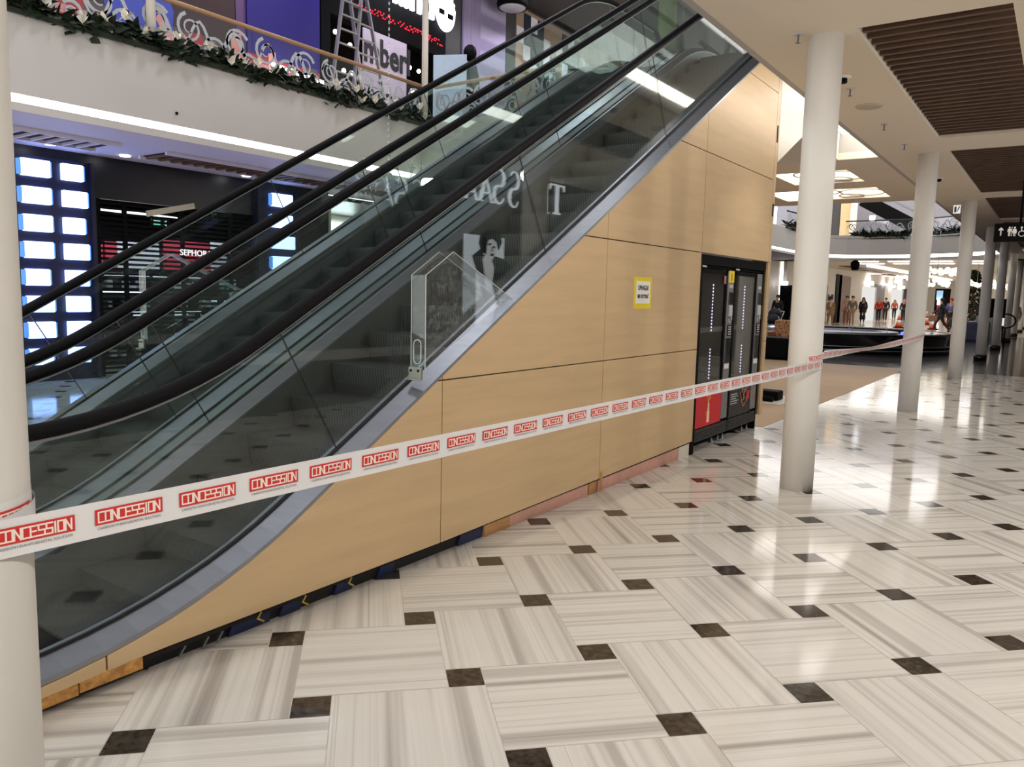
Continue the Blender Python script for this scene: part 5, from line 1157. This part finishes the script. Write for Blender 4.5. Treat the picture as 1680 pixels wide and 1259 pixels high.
p = P(1648, 507, 'x', 40); o = thing('display_screen', 'bright white screen in a black frame between the far columns', 'screen', (40, p.y, 1)); m = MB(); m.box(40.05, 40.15, p.y-.22, p.y+.22, .4, 1.6); m.box(40.08, 40.12, p.y-.04, p.y+.04, 0, .4); m.build('frame', 'black', o); m = MB(); m.box(40.03, 40.05, p.y-.16, p.y+.16, .6, 1.5); m.build('panel', 'wl', o)
p = P(1650, 527, 'x', 33); m = MB(); m.mat(0, True).tube([(33, p.y+.3*math.cos(t*.2618), p.z+.25*math.sin(t*.2618)) for t in range(24)], .025, 8, True); m.bar((33, p.y, p.z-.25), (33, p.y, 0), .05, .05); tag(m.build('ring_stand', 'black'), 'black ring on a stand between the last columns', 'stand')
slab(62, 1664, 454, 1700, 545, 'tan_pilaster', 'maple_edge', 'tan wall panel at the right edge of the picture, far away', 'panel', .2)
# ------------------------------------------------------------------ hanging signs over the walkway
sg = thing('hanging_sign', 'black hanging sign with white arrow and restroom symbols, upper right', 'sign', (12, .4, 2.6))
a, c_ = P(1632, 367, 'x', 12), P(1632, 397, 'x', 12); y1 = a.y; m = MB(); m.bbox(12, 12.08, y1-1.35, y1, c_.z, a.z, .008); bd_ = m.build('board', 'black', sg)
m = MB(); py = P(1677, 340, 'x', 12.04).y; m.mat(0, True).lathe([(.014, 0), (.014, ZC-a.z)], 12.04, py, a.z, 10); m.build('rod', 'black', sg)
wm = pm('white_pictogram', (246, 244, 240), .5); M['wm'] = wm
def yz(px, py): p = P(px, py, 'x', 11.995); return (p.y, p.z)
m = MB(); A = yz(1642, 380); u = .0118
def rel(c, q): return [(c[0]-a*u, c[1]+b_*u) for a, b_ in q]
m.prism(rel(A, [(-.6, -4.5), (.6, -4.5), (.6, 2), (2.2, .6), (2.2, 2.2), (0, 4.6), (-2.2, 2.2), (-2.2, .6), (-.6, 2)]), 'x', 11.993, 11.999); m.build('arrow', 'wm', bd_)
def fig(c, skirt):
    m = MB(); q = [(math.cos(t*.524)*.95, 4.2+math.sin(t*.524)*.95) for t in range(12)]; m.prism(rel(c, q), 'x', 11.993, 11.999)
    b_ = [(-1.7, 2.8), (1.7, 2.8), (1.9, -.6), (1.3, -.6), (1.2, 1.4), (1.0, 1.4), (1.0, -5), (.15, -5), (.15, -1), (-.15, -1), (-.15, -5), (-1, -5), (-1, 1.4), (-1.2, 1.4), (-1.3, -.6), (-1.9, -.6)] if not skirt else [(-1.3, 2.8), (1.3, 2.8), (2.2, -.6), (1.7, -.8), (1.2, .9), (1.9, -2), (.9, -2), (.9, -5), (.2, -5), (.2, -2), (-.2, -2), (-.2, -5), (-.9, -5), (-.9, -2), (-1.9, -2), (-1.2, .9), (-1.7, -.8), (-2.2, -.6)]
    m.prism(rel(c, b_), 'x', 11.993, 11.999); return m
fig(yz(1656, 380), False).build('man_symbol', 'wm', bd_); fig(yz(1664.5, 380), True).build('woman_symbol', 'wm', bd_)
c = yz(1660, 380); m = MB(); m.prism(rel(c, [(-.25, -5), (.25, -5), (.25, 5), (-.25, 5)]), 'x', 11.993, 11.999); m.build('divider', 'wm', bd_)
c = yz(1676.5, 380); m = MB(); m.mat(0, True).tube([(11.996, c[0]-(2.9*math.cos(R(t)))*u, c[1]+(-2.2+2.9*math.sin(R(t)))*u) for t in range(120, 400, 20)], .5*u, 6); m.sm = False
m.prism(rel(c, [(math.cos(t*.524)*.95-.4, 4.4+math.sin(t*.524)*.95) for t in range(12)]), 'x', 11.993, 11.999); m.prism(rel(c, [(-.9, 3.2), (0, 3.2), (.1, .9), (2, .9), (2, .1), (-.9, .1)]), 'x', 11.993, 11.999); m.prism(rel(c, [(1.6, .6), (2.4, .6), (3.4, -2.4), (4.2, -2.2), (4.2, -2.9), (3, -3.3)]), 'x', 11.993, 11.999); m.build('wheelchair_symbol', 'wm', bd_)
p = P(1571, 343, 'x', 19); o = thing('lit_exit_sign', 'small glowing white sign hanging beside the third free column', 'sign', p); m = MB(); m.box(p.x, p.x+.05, p.y-.05, p.y+.08, p.z-.09, p.z+.09); m.cm = 1; m.box(p.x-.004, p.x, p.y+.02, p.y+.06, p.z-.07, p.z+.05); m.prism([(p.y-.0, p.z-.06), (p.y-.045, p.z+.05), (p.y-.02, p.z+.05), (p.y+.015, p.z-.06)], 'x', p.x-.004, p.x); m.build('panel', ['wl', pm('blue_print', (60, 90, 130), .5)], o); m = MB(); m.box(p.x+.02, p.x+.03, p.y-.01, p.y, p.z+.09, ZC); m.build('rod', 'grey', o)
# ------------------------------------------------------------------ shop front behind the camera (seen only as a reflection in the balustrade glass)
YB = -1.75
b = MB(); b.box(-4, 70, YB-.2, YB-.05, 0, ZC); struct('wall_right', b, pm('dark_shop_wall', (96, 92, 88), .6, var=.05))
lt = em('lit_serif_letter', (240, 244, 250), 3.4)
def serif(ch, w, h):
    m = MB(); t = .13*w; q = .05*h
    if ch == 'T': m.box(-t*.7, t*.7, 0, .03, 0, h); m.box(-w/2, w/2, 0, .03, h-q, h); m.prism([(-w/2, h), (-w/2, h-q*4), (-w/2+q*1.2, h-q)], 'y', 0, .03); m.prism([(w/2, h), (w/2, h-q*4), (w/2-q*1.2, h-q)], 'y', 0, .03); m.box(-t*1.8, t*1.8, 0, .03, 0, q)
    if ch == 'E': m.box(-w/2, -w/2+t*1.4, 0, .03, 0, h); m.box(-w/2-t*.6, w/2, 0, .03, 0, q); m.box(-w/2-t*.6, w/2, 0, .03, h-q, h); m.box(-w/2, w*.25, 0, .03, h*.5, h*.5+q); m.prism([(w/2, 0), (w/2, q*4), (w/2-q, q)], 'y', 0, .03)
    if ch == 'A': m.prism([(-w*.06, h), (w*.08, h), (w*.5, 0), (w*.30, 0)], 'y', 0, .03); m.prism([(-w*.02, h), (w*.04, h), (-w*.42, 0), (-w*.5, 0)], 'y', 0, .03); m.box(-w*.28, w*.28, 0, .03, h*.32, h*.32+q); m.box(w*.2, w*.62, 0, .03, 0, q); m.box(-w*.62, -w*.32, 0, .03, 0, q)
    if ch == 'S':
        pts = []
        for k in range(30):
            t_ = k/29
            if t_ < .5: a = R(30+230*t_*2); pts.append((.34*w*math.cos(a), h*.74+.25*h*math.sin(a)))
            else: a = R(80-240*(t_-.5)*2); pts.append((.36*w*math.cos(a), h*.26+.26*h*math.sin(a)))
        for i in range(len(pts)-1):
            wd = .03*w+.14*w*math.sin(math.pi*i/29)**2; m.bar((pts[i][0], .015, pts[i][1]), (pts[i+1][0], .015, pts[i+1][1]), .03, wd, (0, 1, 0))
    return m
k_ = {}
yp = YN-.006
def virt(px, py, yw):
    """where a sight line mirrored in the near glass meets the shop wall behind"""
    r = ray(px, py); t = yp/r.y; h_ = Vector((0, 0, CAMH))+r*t; d = Vector((r.x, -r.y, r.z)); s_ = (yw-h_.y)/d.y; return h_+d*s_
for ch, px0, px1, pt, pb in (('T', 903, 928, 303, 352), ('E', 879, 902, 299, 349), ('S', 834, 856, 281, 340), ('S', 808, 833, 277, 334), ('A', 786, 811, 288, 331), ('A', 762, 786, 290, 326)):
    a, c_, t_, b2 = virt(px0, 325, YB), virt(px1, 325, YB), virt((px0+px1)/2, pt, YB), virt((px0+px1)/2, pb, YB)
    m = serif(ch, abs(c_.x-a.x)*.92, t_.z-b2.z); moved(m, Matrix.Translation(((a.x+c_.x)/2, YB, b2.z)) @ Matrix.Rotation(math.pi, 4, 'Z')); k_[ch] = k_.get(ch, 0)+1
    tag(m.build('shop_letter', lt), 'glowing serif letter %s mirrored in the glass of the near escalator' % ch if k_[ch] == 1 and ch in 'TE' else 'glowing serif letter %s mirrored in the near glass, %s one' % (ch, ['right', 'left'][k_[ch]-1]), 'letter', 'mirrored glowing letters')
po = thing('lightbox_poster', 'black and white light-box poster of a dark-haired person, mirrored in the near glass', 'poster', (11.2, YB, 1.6))
def vx(px, py): p = virt(px, py, YB+.02); return (p.x, p.z)
e_w = em('poster_white', (225, 232, 240), 3.0); e_g = em('poster_grey', (168, 172, 176), 1.0); e_d = em('poster_dark', (20, 22, 26), .6); e_k = em('poster_skin', (214, 214, 214), 2.8); M.update(e_w=e_w, e_g=e_g, e_d=e_d, e_k=e_k)
def layer(pts, y): m = MB(); m.prism([vx(*p) for p in pts], 'y', YB+y, YB+y+.004); return m
a, c_ = vx(763, 383), vx(827, 500); m = MB(); m.box(a[0]-.03, c_[0]+.03, YB-.03, YB, .9, a[1]+.03); m.build('frame', 'charcoal', po)
m = MB(); m.box(a[0], c_[0], YB, YB+.004, .95, a[1]); m.build('panel', 'e_w', po)
layer([(776, 420), (790, 408), (800, 425), (812, 420), (827, 425), (845, 440), (845, 500), (796, 500), (782, 440)], .006).build('dark_jacket', 'e_d', po)
layer([(800, 415), (808, 428), (812, 440), (808, 470), (800, 485), (795, 440), (793, 425)], .011).build('neck', 'e_k', po)
layer([(799, 392), (806, 388), (813, 392), (815, 405), (813, 418), (808, 428), (803, 424), (799, 412)], .016).build('face', 'e_k', po)
layer([(786, 400), (788, 386), (796, 378), (812, 376), (822, 384), (824, 398), (818, 412), (815, 398), (809, 392), (802, 394), (799, 404), (798, 418), (790, 412)], .021).build('hair', 'e_d', po)
for q in (((801, 400), (806, 399), (806, 402), (801, 403)), ((808, 404), (813, 405), (812, 408), (808, 407)), ((805, 416), (811, 417), (809, 421), (805, 420)), ((807, 405), (809, 412), (806, 413))): layer(q, .026).build('face_detail', 'e_d', po)
# ------------------------------------------------------------------ light
w = bpy.data.worlds.new('world'); sc.world = w; w.use_nodes = True
bg = w.node_tree.nodes['Background']; bg.inputs[0].default_value = lin((240, 237, 234))+(1,); bg.inputs[1].default_value = 2.8
def spot(x, y, z, e, size=.1, ang=120, col=(255, 250, 243), rx=0, ry=0):
    l = bpy.data.lights.new('downlight', 'SPOT'); l.energy = e; l.color = lin(col); l.shadow_soft_size = size; l.spot_size = R(ang); l.spot_blend = .6
    o = bpy.data.objects.new('downlight', l); COL.objects.link(o); o.location = (x, y, z); o.rotation_euler = (rx, ry, 0); return o  # shared by ceiling downlights and the added brightening spots
for x in range(4, 40, 3):
    spot(x+.5, -1.2, 3.55, 75 if x < 20 else 80, .12)
spot(11.8, 2.6, 4.5, 60, .1, 160, ry=R(50))  # added spot in the slot, brightens the white casing
for x in (4.5, 8.5): spot(x, 2.0, 3.56, 40, .05, 110)
for x in (1, 6, 11, 22, 30, 38): spot(x, 7.2, 9.2, 330, .5, 130, (246, 240, 250))
for x in (-3, -1.2, .6, 2.4, 4.4, 6.4, 8.4, 11, 14, 17): spot(x, -1.4, 3.5, 85, .15, 150, rx=R(38))  # tilted spots added to brighten columns and cladding from the camera side
for x in range(2, 30, 3): spot(x+.5, 11.4, 9.3, 260, .15, 120, (244, 240, 255), rx=R(12))  # spots added to brighten the upper shop walls
for x in (7.2, 8.6, 10): spot(x, 14.2, 3.4, 60, .15, 150, (236, 240, 255))  # spots added to brighten the interior behind the shutter
for x in (12.6, 14.6): spot(x, 14.6, 3.4, 90, .15, 150)
for x in (6, 9, 14, 20, 28, 36): spot(x, 11.8, 3.55, 60, .1, 120, (225, 225, 255))
for x in (47, 53, 60, 68, 76, 86): spot(x, 7, 3.5, 260, .3, 150); spot(x, 1.0, 3.5, 130, .2, 140)
sc.view_settings.view_transform = 'Standard'; sc.view_settings.look = 'None'; sc.view_settings.gamma = 1; sc.view_settings.use_curve_mapping = False
sc.view_settings.exposure = .12
sc.cycles.transparent_max_bounces = 40; sc.cycles.max_bounces = 10; sc.cycles.use_denoising = True
sc.cycles.sample_clamp_indirect = 6; sc.cycles.caustics_reflective = False; sc.cycles.caustics_refractive = False
for o in bpy.data.objects:
    if '_w' in o: del o['_w']
